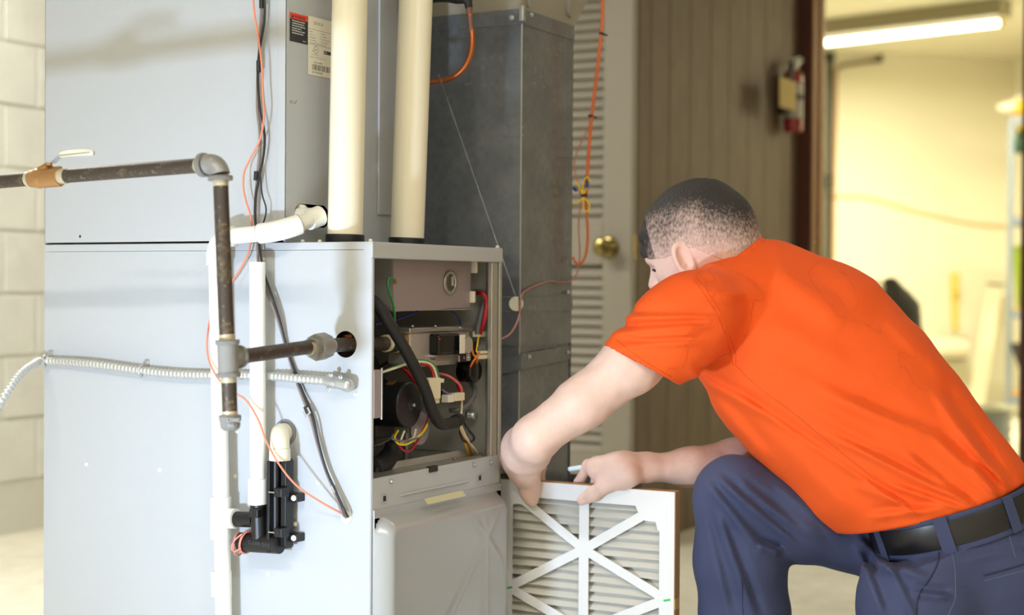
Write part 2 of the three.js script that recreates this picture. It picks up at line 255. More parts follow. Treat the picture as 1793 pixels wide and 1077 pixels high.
// ---------------------------------------------------------------- furnace
const FD = 0.75, FW = 0.442, FT = onZ(650, 423, 0).y;                // depth, width, top
const hole = onZ(605, 603, 0), grom = onZ(500, 757, 0), wireHole = onZ(607, 906, 0), connHole = onZ(606, 668, 0);
{
  const f = thing('furnace', 'grey upright gas furnace with its upper door off, burner parts and wiring showing', 'furnace', V(-FD / 2, 0, -FW / 2));
  const P = (n, g, m, p, l) => part(f, n, g, m, p ?? f, l);
  // side panel with its punched holes
  const sh = new THREE.Shape(); sh.moveTo(-FD, 0.01); sh.lineTo(-0.001, 0.01); sh.lineTo(-0.001, FT - 0.014); sh.lineTo(-FD, FT - 0.014);
  for (const [c, r] of [[hole, 0.0225]]) { const h = new THREE.Path(); h.absarc(c.x, c.y, r, 0, Math.PI * 2, true); sh.holes.push(h); }
  const sg = new THREE.ExtrudeGeometry(sh, { depth: 0.0012, bevelEnabled: false, curveSegments: 40 }); sg.translate(0, 0, -0.0012);
  const side = P('side_panel', boxUV(sg), M.paint);
  P('back_panel', box([-FD, 0.01, -FW], [-FD + 0.0015, FT - 0.014, -0.0013]), M.paint);
  P('far_side_panel', box([-FD, 0.01, -FW], [0, FT - 0.014, -FW + 0.0012]), M.paint);
  P('base_rail', box([-FD, 0, -FW], [-0.004, 0.012, 0]), M.dark);
  // top cap: a shallow tray with turned-down edges
  const capLow = onX(655, 452, 0).y;
  P('top_cap', box([-FD - 0.001, FT - 0.0135, -FW - 0.001], [0.001, FT, 0.0001], 0.0015), M.paint);
  P('front_header', box([-0.018, capLow, -FW - 0.001], [0.0015, FT - 0.002, 0.0005], 0.0025), M.paint);
  // front posts
  const lipL = onX(653.4, 838.4, 0).y, lipR = onX(853.9, 799.4, 0).y, lip = (lipL + lipR) / 2;
  P('front_post', box([-0.022, 0.012, -0.0075], [0.0005, capLow, -0.0008], 0.0012), M.paint);
  P('front_post', box([-0.03, 0.012, -FW], [0.0005, capLow, -FW + 0.009], 0.0015), M.galvEdge);
  P('front_post', box([-0.012, 0.012, -FW + 0.012], [-0.002, capLow, -FW + 0.034], 0.002), M.galvEdge);
  // inner liner of the burner compartment
  P('burner_partition', box([-0.36, lip, -FW + 0.002], [-0.355, FT - 0.014, -0.002]), M.dark);  // near-black colour paints interior shade onto a partition that would be grey
  P('inner_liner', box([-0.355, lip, -FW + 0.0018], [-0.03, FT - 0.014, -FW + 0.004]), M.paintIn);
  P('inner_liner', box([-0.355, lip, -0.004], [-0.022, lip + 0.02, -0.0016]), M.paintIn);
  P('blower_deck', box([-0.355, lip - 0.004, -FW + 0.002], [-0.004, lip - 0.001, -0.002]), M.galvEdge);
  P('deck_flange', box([-0.05, lip - 0.001, -FW + 0.03], [-0.046, lip + 0.012, -0.13], 0.001), M.paintIn);
  // lip plate across the front with its fixings
  const lipBot = onX(655, 900, 0).y;
  const lp = P('lip_plate', quadPlate([onX(652, 839, 0.001), onX(652, 905, 0.001), V(0.001, onX(652, 905, 0.001).y, -FW + 0.012), V(0.001, lipR, -FW + 0.012)], 0.0015), M.paint);
  P('rib', box([0.0005, onX(745, 856, 0).y - 0.0035, onX(700, 870, 0).z], [0.0045, onX(745, 856, 0).y + 0.0006, onX(818, 842, 0).z], 0.0015), M.paint, lp);
  P('clip', box([-0.004, lip - 0.008, onX(750, 822, 0).z], [0.0035, lip + 0.002, onX(764, 820, 0).z]), M.dark, lp);
  screw(f, onX(684, 843, 0.001), V(1, 0, 0), 1.2, M.zinc, lp); screw(f, onX(830, 814, 0.001), V(1, 0, 0), 1.2, M.zinc, lp); screw(f, onX(859, 810, 0.001), V(1, 0, 0), 1.1, M.zinc, lp);
  for (const [px, py] of [[672, 873], [839, 837]]) { const c = onX(px, py, 0.001); P('spring_clip', box([0.0012, c.y - 0.0075, c.z - 0.0085], [0.0026, c.y + 0.0075, c.z + 0.0085]), M.zinc, lp); P('painted_clip_hole', box([0.0024, c.y - 0.0045, c.z - 0.004], [0.0031, c.y + 0.0045, c.z + 0.004]), M.dark, lp); }  // solid near-black plates paint the shade inside the clip holes
  // blower door: pressed panel with a raised rounded field and a faint X-shaped stiffening press
  { const yT = onX(760, 884, 0).y, yB = 0.05, z0 = -0.006, z1 = -FW + 0.004, N = 90, Mv = 90, pos = [], idx = [];
    const rise = 0.026, bev = 0.026, yc = onX(842, 940, 0.02).y, zc = onX(842, 940, 0.02).z;
    const prof = (d) => { const t = Math.min(1, d / bev); return Math.sin(t * Math.PI / 2) ** 0.8; };
    for (let j = 0; j <= Mv; j++) for (let i = 0; i <= N; i++) {
      const s = i / N, t = j / Mv, z = z0 + (z1 - z0) * s, y = yB + (yT - yB) * t;
      const ez = Math.min(Math.abs(z - z0), Math.abs(z1 - z)), ey = Math.min(yT - y, y - yB), R = 0.035;
      let d = Math.min(ez, ey); if (ez < R && ey < R) d = R - Math.hypot(R - ez, R - ey);
      let x = 0.004 + (d < 0 ? 0 : rise * prof(d));
      const a = Math.abs((y - yc) - 0.95 * (z - zc)), b = Math.abs((y - yc) + 0.95 * (z - zc)), v = Math.abs(z - zc);
      if (d > bev) x += 0.0042 * Math.exp(-(Math.min(a, b, v) ** 2) / 0.00018) * sm(bev, bev + 0.03, d);
      pos.push(x, y, z);
    }
    for (let j = 0; j < Mv; j++) for (let i = 0; i < N; i++) { const a = j * (N + 1) + i, b = a + N + 1; idx.push(a, a + 1, b, a + 1, b + 1, b); }
    const g = new THREE.BufferGeometry(); g.setAttribute('position', new THREE.Float32BufferAttribute(pos, 3)); g.setIndex(idx); g.computeVertexNormals();
    const door = P('blower_door', boxUV(merge([boxUV(g), box([0.0005, yB, z1], [0.004, yT + 0.014, z0], 0.001)])), phys(0xaeb0b1, 0.3, { metalness: 0.15, clearcoat: 0.35, clearcoatRoughness: 0.25 }));
    P('label_residue', decal(onX(775, 872, 0.018).add(V(0.004, 0, 0)), 0.13, 0.012, V(0, 0, -1), V(-0.62, 0.785, 0), 0.0025), std(0xcdc7a4, 0.85), door, 'patch of old label paper');
  }
  // control box plate with its sight glass
  { const x = -0.035, a = onX(686, 455, x), b = onX(825, 460, x), c = onX(823, 541, x), d = onX(688, 546, x);
    const cb = P('control_box', quadPlate([V(x, capLow + 0.008, d.z), V(x, d.y, d.z), V(x, c.y + 0.003, c.z), V(x, capLow + 0.008, b.z)], 0.0018), M.alumPlate);
    P('box_edge', box([x - 0.06, d.y + 0.002, d.z - 0.001], [x - 0.002, capLow + 0.008, d.z + 0.0012]), M.alum, cb);
    P('box_floor', box([x - 0.06, d.y + 0.001, c.z], [x - 0.002, d.y + 0.003, d.z]), M.alum, cb);
    const g = onX(787, 495, x);
    const ring = P('sight_glass_ring', lathe([[0.0165, 0], [0.0225, 0], [0.0225, 0.004], [0.0165, 0.004], [0.0165, 0]], g, V(1, 0, 0), 36), M.steel, cb);
    P('sight_glass', cyl(g, g.clone().add(V(0.0022, 0, 0)), 0.0165), phys(0x5a564e, 0.08, { transmission: 0.2, metalness: 0.2 }), ring);
    P('switch_bar', box([x + 0.002, g.y - 0.006, g.z - 0.008], [x + 0.005, g.y + 0.012, g.z - 0.002], 0.001), M.alum, ring);
    for (const [px, py] of [[828, 468], [824, 520]]) { const q = onX(px, py, x); P('mounting_clip', box([x - 0.004, q.y - 0.011, q.z - 0.006], [x + 0.008, q.y + 0.011, q.z + 0.003], 0.002), M.white, cb); }
    screw(f, onX(691, 493, x), V(1, 0, 0), 1.1, M.brass, cb);
    P('ground_wire', tube([onX(690, 490, x + 0.004), onX(680, 487, x + 0.012), onX(680, 505, x + 0.012), onX(688, 530, x + 0.01), onX(691, 556, x + 0.006), onX(690, 590, x - 0.02)], 0.0022, 8), M.green);
  }
  // gas valve
  { const x = -0.045, Q = (px, py, dx = 0) => onX(px, py, x + dx);
    const c0 = Q(718, 578), c1 = Q(832, 632), gv = P('gas_valve', box([x - 0.05, c1.y, c1.z + 0.02], [x, c0.y - 0.004, c0.z], 0.005), M.alum);
    P('valve_lid', box([x - 0.055, c0.y - 0.006, c1.z + 0.012], [x + 0.004, c0.y + 0.004, c0.z + 0.006], 0.003), M.steel, gv);
    for (const [px, py] of [[722, 573], [762, 573], [806, 576]]) screw(f, Q(px, py, 0.004), V(0, 1, 0), 0.9, M.steel, gv);
    const s0 = Q(768, 585, 0.02), s1 = Q(806, 620, 0.02); P('solenoid_cover', box([x - 0.01, s1.y, s1.z], [x + 0.022, s0.y, s0.z], 0.006), M.blackGloss, gv);
    const k0 = Q(806, 604, 0.01); P('valve_knob', cyl(k0.clone().add(V(-0.01, 0, 0)), k0.clone().add(V(0.018, 0, 0)), 0.016), M.alum, gv);
    P('valve_tag', box([x + 0.028, Q(811, 619, 0.03).y, Q(815, 603, 0.03).z], [x + 0.0295, Q(811, 586, 0.03).y, Q(806, 603, 0.03).z], 0.0005), M.white, gv);
    P('switch_block', box([x - 0.01, Q(820, 634, 0.012).y, Q(835, 610, 0.012).z], [x + 0.016, Q(824, 598, 0.012).y, Q(815, 610, 0.012).z], 0.003), M.black, gv);
    const st = canvasTex(256, 96, (g, w, h) => { g.fillStyle = '#121212'; g.fillRect(0, 0, w, h); g.fillStyle = '#eee'; g.font = 'bold 40px sans-serif'; g.save(); g.translate(36, 92); g.rotate(-Math.PI / 2); g.fillText('OFF', 0, 0); g.restore(); g.fillText('L', 108, 62); g.save(); g.strokeStyle = '#eee'; g.lineWidth = 7; g.strokeRect(168, 20, 30, 26); g.strokeRect(206, 20, 30, 26); g.strokeRect(168, 54, 30, 26); g.strokeRect(206, 54, 30, 26); g.restore(); });
    P('switch_print', decal(Q(813, 626, 0.024), 0.048, 0.016, V(0, 0, -1), V(0, 1, 0)), new THREE.MeshStandardMaterial({ map: st, roughness: 0.5 }), gv);
    P('valve_foot', box([x - 0.04, Q(760, 641).y, Q(800, 632).z], [x - 0.002, Q(760, 631).y, Q(725, 632).z], 0.002), M.alum, gv);
    for (const [px, py] of [[757, 603], [772, 612], [757, 625]]) { const q = Q(px, py, 0.002); P('boss', cyl(q.clone().add(V(-0.01, 0, 0)), q.clone().add(V(0.008, 0, 0)), 0.006, 0.005, 14), M.steel, gv); }
    P('status_lamp', cyl(Q(770, 594, 0.0215), Q(770, 594, 0.0225), 0.0016, 0.0016, 10), std(0xd02010, 0.3), gv);
    // inlet: gas pipe end, brass ring, black union towards the near side
    const pin = V(x - 0.02, Q(730, 600).y, c0.z), pEnd = hole.clone();
    P('inlet_hex', cyl(pin, pin.clone().add(V(0, 0, 0.014)), 0.0205, 0.0205, 6), M.brass, gv);
    P('inlet_ring', cyl(pin.clone().add(V(0, 0, 0.014)), pin.clone().add(V(0, 0, 0.022)), 0.0175), M.cream2, gv);
    P('inlet_nipple', cyl(pin.clone().add(V(0, 0, 0.022)), pin.clone().add(V(0, 0, 0.042)), 0.0165), M.black, gv);
    P('inlet_ring', cyl(pin.clone().add(V(0, 0, 0.042)), pin.clone().add(V(0, 0, 0.05)), 0.0155), M.cream2, gv);
    P('inlet_pipe', cyl(pin.clone().add(V(0, 0, 0.05)), V(hole.x, hole.y, -0.03), 0.0125), M.iron, gv);
    // orange terminal seen through the side hole
    P('terminal', cyl(onZ(603, 592, -0.075), onZ(614, 592, -0.085), 0.006), M.orange, gv);
    P('wire_bundle', tube([Q(825, 600, 0.02), Q(829, 622, 0.028), Q(836, 628, 0.03), Q(832, 640, 0.02)], 0.002), M.orange, gv);
  }
  // induced draught motor
  { const x = -0.022, c = onX(717, 709, x), R = 0.0405;
    const im = P('inducer_motor', lathe([[0, -0.12], [R, -0.12], [R, -0.004], [R * 0.985, 0], [R * 0.9, 0.0015], [0.010, 0.0022], [0.010, 0.0035], [0.0072, 0.004], [0.007, 0.006], [0, 0.006]], c, V(1, 0, 0), 48), M.black);
    P('shaft', lathe([[0, 0.006], [0.0034, 0.006], [0.0034, 0.011], [0.002, 0.012], [0, 0.012]], c, V(1, 0, 0), 16), M.steel, im);
    for (let k = 0; k < 5; k++) { const a = 1.2 + k * 0.62, p = c.clone().add(V(-0.03 - 0.012 * (k % 2), Math.sin(a) * R, Math.cos(a) * R)); P('vent_slot', obox(p, V(1, 0, 0), V(0, Math.cos(a), -Math.sin(a)), V(0, Math.sin(a), Math.cos(a)), 0.014, 0.012, 0.002), M.brass, im); }
    P('mount_ring', lathe([[R + 0.001, -0.075], [R + 0.004, -0.075], [R + 0.004, -0.06], [R + 0.001, -0.06], [R + 0.001, -0.075]], c, V(1, 0, 0), 40), M.dark, im);
    P('motor_mount', box([x - 0.09, c.y - R - 0.02, c.z - 0.03], [x - 0.05, c.y - R + 0.004, c.z + 0.03], 0.003), M.dark, im);
    // its housing beyond, and the wheel rim showing under it
    P('inducer_housing', cyl(V(-0.26, c.y, c.z - 0.02), V(-0.15, c.y, c.z - 0.02), 0.1, 0.1, 40), M.dark);
    P('cooling_wheel', lathe([[0, 0], [0.03, 0], [0.03, 0.004], [0, 0.004]], onX(733, 750, x - 0.03), V(1, 0, 0), 30), M.alumPlate, im);
    P('drain_cup', tube([onX(652, 822, -0.06), onX(668, 815, -0.06), onX(684, 795, -0.06), onX(690, 775, -0.06)], (t) => 0.021 - t * 0.006, 14), M.rubber);
    P('drain_foot', cyl(onX(658, 829, -0.05), onX(661, 821, -0.05), 0.006), M.rubber);
  }
  // thick black hose
  P('drain_hose', tube([onX(640, 520, -0.05), onX(660, 533, -0.02), onX(684, 570, -0.006), onX(716, 624, 0), onX(742, 676, 0), onX(757, 718, -0.002), onX(770, 741, -0.006), onX(786, 742, -0.012), onX(800, 738, -0.02)], 0.0105, 18), M.rubber);
  P('hose_end', cyl(onX(797, 738, -0.02), onX(803, 735, -0.026), 0.0125), M.rubber);
  // pressure switch and its grey tube
  P('pressure_switch', lathe([[0, -0.03], [0.021, -0.03], [0.0225, -0.012], [0.0225, 0], [0.019, 0.004], [0, 0.004]], onX(832, 650, -0.024), V(1, 0, 0), 36), M.blackGloss);
  P('limit_switch', lathe([[0, -0.03], [0.024, -0.03], [0.024, 0], [0.015, 0.005], [0, 0.005]], onX(785, 690, -0.13), V(1, 0, 0), 30), M.black);
  P('pressure_tube', tube([onX(787, 719, -0.05), onX(806, 717, -0.03), onX(822, 705, -0.03), onX(831, 688, -0.035), onX(825, 669, -0.05), onX(812, 655, -0.08)], 0.0045, 12), M.greyW);
  P('grey_hose', tube([onX(826, 512, -0.07), onX(842, 512, -0.04), onX(848, 528, -0.03), onX(842, 555, -0.03), onX(836, 585, -0.035)], 0.0058, 12), M.greyW);
  P('red_wire', tube([onX(832, 514, -0.05), onX(846, 514, -0.02), onX(852, 530, -0.016), onX(848, 560, -0.016), onX(841, 584, -0.03)], 0.0038, 10), M.red);
  P('plug', box([-0.045, onX(838, 590, -0.04).y, onX(844, 590, -0.04).z], [-0.03, onX(838, 580, -0.04).y, onX(831, 590, -0.04).z], 0.001), M.cream2);
  // wire loops: colour, radius, picture points with depth behind the front plane
  const wires = [
    ['white_wire', M.cream2, 0.0023, [[663, 654, -0.05], [690, 645, -0.03], [718, 636, -0.03], [742, 634, -0.03], [758, 642, -0.025], [766, 664, -0.02]]],
    ['green_wire', M.green, 0.002, [[666, 652, -0.055], [692, 642, -0.035], [718, 633, -0.035], [744, 632, -0.035], [762, 642, -0.03], [769, 664, -0.025]]],
    ['red_wire', M.red, 0.0024, [[738, 638, -0.03], [750, 640, -0.026], [757, 650, -0.024], [760, 664, -0.02]]],
    ['red_wire', M.red, 0.0042, [[704, 643, -0.07], [714, 652, -0.06], [724, 664, -0.055], [731, 676, -0.05]]],
    ['pink_wire', std(0xe06a6a, 0.45), 0.0024, [[768, 654, -0.06], [784, 658, -0.045], [798, 667, -0.035], [807, 678, -0.03], [809, 690, -0.03]]],
    ['red_wire', M.red, 0.0046, [[802, 672, -0.06], [805, 682, -0.045], [809, 694, -0.035]]],
    ['yellow_wire', M.yellow, 0.0021, [[756, 725, -0.03], [750, 740, -0.02], [741, 756, -0.015], [728, 768, -0.015], [712, 778, -0.015], [697, 777, -0.015], [691, 766, -0.02], [697, 754, -0.03]]],
    ['red_wire', M.red, 0.002, [[752, 720, -0.035], [748, 738, -0.025], [740, 755, -0.02], [731, 772, -0.02], [720, 788, -0.02], [709, 790, -0.02], [699, 781, -0.02], [694, 768, -0.02]]],
    ['white_wire', M.cream2, 0.002, [[708, 755, -0.025], [703, 768, -0.02], [701, 776, -0.02], [712, 772, -0.02], [724, 766, -0.02], [728, 752, -0.025]]],
    ['grey_wire', M.greyW, 0.0018, [[752, 712, -0.03], [751, 740, -0.018], [740, 762, -0.014], [720, 770, -0.014], [700, 772, -0.014], [686, 768, -0.018], [690, 760, -0.03]]],
    ['blue_wire', M.blue, 0.0024, [[657, 568, -0.09], [690, 562, -0.08], [716, 552, -0.07], [734, 545, -0.07]]],
    ['blue_wire', M.blue, 0.0018, [[790, 545, -0.07], [802, 555, -0.06], [808, 574, -0.06]]],
    ['violet_wire', std(0x8a78b0, 0.5), 0.0016, [[774, 682, -0.03], [782, 688, -0.028], [792, 692, -0.028]]],
    ['purple_wire', std(0x584c90, 0.5), 0.0016, [[838, 500, -0.06], [848, 505, -0.05], [852, 520, -0.05]]],
    ['black_wire', M.blackW, 0.0024, [[812, 738, -0.03], [820, 752, -0.02], [830, 765, -0.02], [826, 773, -0.02], [812, 772, -0.02], [806, 758, -0.022], [808, 742, -0.03]]],
    ['white_wire', M.cream2, 0.002, [[809, 694, -0.03], [808, 720, -0.024], [806, 735, -0.02], [810, 752, -0.018], [822, 775, -0.02], [834, 790, -0.03], [838, 803, -0.06]]],
    ['tan_wire', std(0xd8b89a, 0.5), 0.002, [[812, 735, -0.022], [806, 748, -0.018], [812, 763, -0.018], [824, 780, -0.022], [831, 803, -0.06]]],
    ['orange_wire', M.orange, 0.0022, [[812, 760, -0.03], [818, 780, -0.03], [828, 804, -0.06]]],
    ['yellow_wire', M.yellow, 0.0022, [[810, 762, -0.028], [816, 782, -0.028], [824, 805, -0.06]]],
    ['brown_wire', M.brownW, 0.0022, [[816, 760, -0.034], [824, 782, -0.034], [834, 804, -0.06]]],
    ['brown_wire', M.brownW, 0.0014, [[652, 782, -0.06], [672, 775, -0.045], [690, 764, -0.04]]],
    ['black_cable', M.blackW, 0.006, [[830, 470, -0.1], [838, 500, -0.08], [838, 540, -0.09], [834, 580, -0.1]]],
    ['black_cable', M.blackW, 0.005, [[664, 648, -0.1], [680, 636, -0.1], [700, 628, -0.12]]],
    ['orange_wire', M.orange, 0.0020, [[840, 618, -0.012], [834, 626, -0.01], [828, 634, -0.012], [824, 642, -0.02]]],
    ['yellow_wire', M.yellow, 0.0016, [[838, 590, -0.02], [836, 602, -0.014], [834, 616, -0.012]]],
  ];
  for (const [n, m, r, pts] of wires) P(n, tube(pts.map(([a, b, x]) => onX(a, b, x)), r, 8, 40), m);
  // white plastic connectors
  const conn = (a, b, x, d = 0.02, m = M.cream2) => { const p = onX(...a, x), q = onX(...b, x); P('plug', box([x - d, q.y, q.z], [x, p.y, p.z], 0.0012), m); };
  conn([752, 663], [772, 698], -0.012); conn([758, 690], [770, 706], -0.016); conn([785, 692], [796, 704], -0.018, 0.015, M.white); conn([798, 689], [814, 701], -0.018, 0.015); conn([766, 664], [778, 670], -0.016);
  conn([842, 615], [856, 619], -0.012, 0.01); conn([838, 622], [854, 628], -0.012, 0.01);
  P('steel_stud', lathe([[0, 0], [0.011, 0], [0.011, 0.006], [0.008, 0.010], [0.008, 0.018], [0, 0.018]], onX(819, 727, -0.06), V(1, 0, 0), 24), M.zinc);
  // junction plate at the near post
  { const a = onX(655, 648, 0.002), b = onX(666, 732, 0.002); P('junction_box', box([-0.05, b.y, b.z - 0.001], [0.002, a.y, -0.006], 0.002), M.alumPlate); P('junction_lip', box([0.001, b.y - 0.003, b.z - 0.003], [0.005, a.y + 0.003, b.z], 0.001), M.steel); }
  P('deck_bracket', box([-0.11, lip, onX(712, 800, -0.1).z - 0.006], [-0.1, lip + 0.05, onX(712, 800, -0.1).z + 0.002], 0.001), M.zinc);
  for (const [px, py] of [[796, 801], [846, 785]]) screw(f, V(-0.03, lip, onX(px, py, -0.03).z), V(0, 1, 0), 1, M.brass);
  // screws of the side panel and the cap
  for (const [px, py] of [[462, 454], [623, 690], [557, 846], [413, 834], [152, 813], [280, 823], [470, 1005], [415, 756]]) screw(f, onZ(px, py, 0), V(0, 0, 1), 0.9, M.white, side);
  for (const [px, z] of [[530, -0.01], [560, -0.02], [649, -0.012], [871, -FW + 0.015]]) screw(f, V(onZ(px, 418, z).x, FT, z), V(0, 1, 0), 1.1, M.white);
  // grommets in the side panel
  P('rubber_grommet', lathe([[0.0175, 0], [0.0225, 0], [0.0225, 0.0025], [0.0175, 0.003]], grom, V(0, 0, 1), 36), std(0x7f8088, 0.7), side);
  P('rubber_disc', cyl(grom.clone().add(V(0, 0, 0.0002)), grom.clone().add(V(0, 0, 0.002)), 0.0222, 0.0222, 36), std(0x5c5d64, 0.7), side);
  P('wire_grommet', lathe([[0.002, 0.003], [0.0065, 0.003], [0.0105, 0.002], [0.0112, 0], [0.0095, 0]], wireHole, V(0, 0, 1), 28), M.white, side);
}
// ---------------------------------------------------------------- cased coil on top of the furnace
{
  const X = onZ(499, 385, 0).x, X0 = -FD, top = 2.0;
  const c = thing('coil_case', 'tall grey sheet metal coil case standing on the furnace, with warning and data labels', 'metal case', V((X + X0) / 2, FT, -FW / 2));
  const P = (n, g, m, p, l) => part(c, n, g, m, p ?? c, l);
  const yS = FT + 0.0005;
  const sp = new THREE.Shape(); sp.moveTo(X0, yS + 0.003); sp.lineTo(X, yS + 0.003); sp.lineTo(X, top); sp.lineTo(X0, top); const sc = onZ(140, 414, 0), ph = new THREE.Path(); ph.absarc(sc.x, sc.y, 0.0028, 0, Math.PI * 2, true); sp.holes.push(ph);
  const spg = new THREE.ExtrudeGeometry(sp, { depth: 0.0012, bevelEnabled: false, curveSegments: 12 }); spg.translate(0, 0, -0.0012); P('side_panel', boxUV(spg), M.paint);
  P('bottom_rail', box([X0, FT, -0.03], [X, FT + 0.0015, -0.02]), M.paint);
  P('corner_fold', box([X - 0.016, yS + 0.003, 0], [X, top, 0.0016], 0.0007), M.paint);
  const hl = onX(548, 385, X);
  const sh = new THREE.Shape(); sh.moveTo(-FW, FT + 0.001); sh.lineTo(0.001, FT + 0.001); sh.lineTo(0.001, top); sh.lineTo(-FW, top);
  const h = new THREE.Path(); const zc = onX(545, 380, X).z, yc = onX(545, 378, X).y; h.moveTo(zc - 0.035, yc - 0.02); h.absarc(zc + 0.03, yc, 0.02, -Math.PI / 2, Math.PI / 2, false); h.absarc(zc - 0.035, yc, 0.02, Math.PI / 2, Math.PI * 1.5, false); sh.holes.push(h);
  const g = new THREE.ExtrudeGeometry(sh, { depth: 0.0015, bevelEnabled: false, curveSegments: 20 }); g.applyMatrix4(new THREE.Matrix4().makeBasis(V(0, 0, 1), V(0, 1, 0), V(-1, 0, 0))); g.translate(X, 0, 0);
  const fp = P('front_panel', boxUV(g), M.paint);
  P('front_rib', box([X, FT + 0.06, -FW + 0.1], [X + 0.004, top, -FW + 0.16], 0.002), M.paint, fp);
  P('far_side_panel', box([X0, FT, -FW], [X, top, -FW + 0.0012]), M.paint);
  P('back_panel', box([X0, FT, -FW], [X0 + 0.0012, top, 0]), M.paint);
  P('top_panel', box([X0, top - 0.002, -FW], [X, top, 0]), M.paint);
  P('drain_pan', box([X0 + 0.03, FT + 0.002, -FW + 0.02], [X - 0.04, FT + 0.06, -0.02]), M.dark);
  P('scuff_mark', merge([[[507, 178], [512, 176]], [[513, 179], [517, 181], [519, 176]], [[508, 181], [511, 180]]].map((l) => tube(l.map(([a, b]) => onX(a, b, X + 0.0002)), 0.0005, 6, 10))), std(0x6d6c68, 0.9), fp);
  // printed labels
  const lab = (name, pxs, w, hh, draw, label) => {
    const a = onX(pxs[0], pxs[1], X), b = onX(pxs[2], pxs[3], X), cx = V(X, (a.y + b.y) / 2, (a.z + b.z) / 2), wd = Math.abs(a.z - b.z), ht = Math.abs(a.y - b.y);
    P(name, decal(cx, wd, ht, V(0, 0, -1), V(0, 1, 0), 0.0009), new THREE.MeshStandardMaterial({ map: canvasTex(w, h2(w, wd, ht), draw), roughness: 0.45 }), fp, label);
  };
  const h2 = (w, a, b) => Math.round(w * b / a);
  lab('warning_label', [507, 21, 538, 78.5], 512, 0, (q, w, hh) => {
    q.fillStyle = '#2a2c30'; q.fillRect(0, 0, w, hh); q.fillStyle = '#e8442a'; q.fillRect(0, 0, w, hh * 0.2);
    q.fillStyle = '#1a1a1a'; q.beginPath(); q.moveTo(40, hh * 0.17); q.lineTo(75, hh * 0.04); q.lineTo(110, hh * 0.17); q.fill(); q.font = `bold ${hh * 0.13}px sans-serif`; q.fillText('WARNING', 125, hh * 0.155);
    q.fillStyle = '#f2f2f2'; q.font = `bold ${hh * 0.072}px sans-serif`; ['This product contains', 'a chemical known to', 'the State of California', 'to cause cancer,', 'birth defects or other', 'reproductive harm.'].forEach((s, i) => q.fillText(s, 60, hh * (0.29 + i * 0.085)));
    q.font = `bold ${hh * 0.045}px sans-serif`; q.fillText('000-4772', w * 0.72, hh * 0.93);
  }, 'orange and black warning sticker');
  lab('data_label', [539, 27, 584, 139], 640, 0, (q, w, hh) => {
    q.fillStyle = '#eee8d4'; q.fillRect(0, 0, w, hh); q.fillStyle = '#3a3a3a'; q.font = `${hh * 0.075}px monospace`; q.fillText('SA7414', w * 0.2, hh * 0.13);
    q.fillRect(w * 0.03, hh * 0.215, w * 0.94, 4); q.fillRect(w * 0.03, hh * 0.475, w * 0.94, 4);
    q.font = `${hh * 0.03}px sans-serif`; [['MODEL', 'E1TP0802-1'], ['SERIAL NO.', '6017A05336'], ['REFRIGERANT', 'TXV NOT INCLUDED'], ['DESIGN PRESS.', 'HIGH 400 PSIG']].forEach(([a, b], i) => { q.fillText(a, w * 0.05, hh * (0.275 + i * 0.048)); q.fillText(b, w * 0.48, hh * (0.275 + i * 0.048)); });
    q.font = `bold ${hh * 0.02}px sans-serif`; q.fillText('THIS COIL MUST BE USED WITH AN APPROVED UNIT', w * 0.05, hh * 0.46);
    q.lineWidth = 7; q.strokeStyle = '#3a3a3a'; q.beginPath(); q.arc(w * 0.3, hh * 0.56, w * 0.085, 0, 7); q.stroke(); q.font = `bold ${hh * 0.05}px sans-serif`; q.fillText('UL', w * 0.255, hh * 0.578); q.fillText('c', w * 0.17, hh * 0.6);
    q.fillRect(w * 0.6, hh * 0.54, w * 0.3, hh * 0.06); q.fillStyle = '#eee8d4'; q.font = `bold ${hh * 0.035}px sans-serif`; q.fillText('ETM', w * 0.62, hh * 0.585); q.fillStyle = '#3a3a3a';
    q.font = `${hh * 0.02}px sans-serif`; q.fillText('LISTED 200C  REFR. UNIT', w * 0.12, hh * 0.655); q.fillText('ASSEMBLED BY SUPPLIER FOR INDOOR USE ONLY', w * 0.08, hh * 0.7);
    q.font = `bold ${hh * 0.03}px sans-serif`; q.fillText('SERIAL  NUMBER', w * 0.22, hh * 0.79);
    let x = w * 0.15, k = 7; while (x < w * 0.86) { k = (k * 37 + 11) % 101; const bw = 4 + (k % 4) * 3; q.fillRect(x, hh * 0.81, bw, hh * 0.1); x += bw + 4 + (k % 3) * 4; }
    q.font = `bold ${hh * 0.05}px monospace`; q.fillText('6017A05336', w * 0.16, hh * 0.965);
  }, 'white data sticker with bar code');
}
// ---------------------------------------------------------------- white vent pipes
for (const [bp, tp, z, rad, lab] of [[[604, 412], [612.5, 0], -0.075, 0.0308, 'thick cream plastic vent pipe beside the sticker on the coil case'], [[712.5, 415], [728, 0], -0.262, 0.0312, 'thick cream plastic vent pipe standing beside the dark duct']]) {
  const b = onZ(bp[0], 421, z).setY(FT), t = onZ(tp[0], tp[1], z), d = t.clone().sub(b).normalize(), top = b.clone().addScaledVector(d, (2.05 - FT) / d.y);
  const o = thing('vent_pipe', lab, 'pipe', b.clone());
  part(o, 'pipe', cyl(b.clone().addScaledVector(d, 0.004), top, rad, rad, 48), M.pvc);
  part(o, 'rubber_collar', lathe([[rad + 0.0005, 0], [rad + 0.0028, 0], [rad + 0.0032, 0.003], [rad + 0.0032, 0.0135], [rad + 0.0024, 0.0155], [rad, 0.0155]], b, d, 48), M.black, o, 'black rubber collar');
}
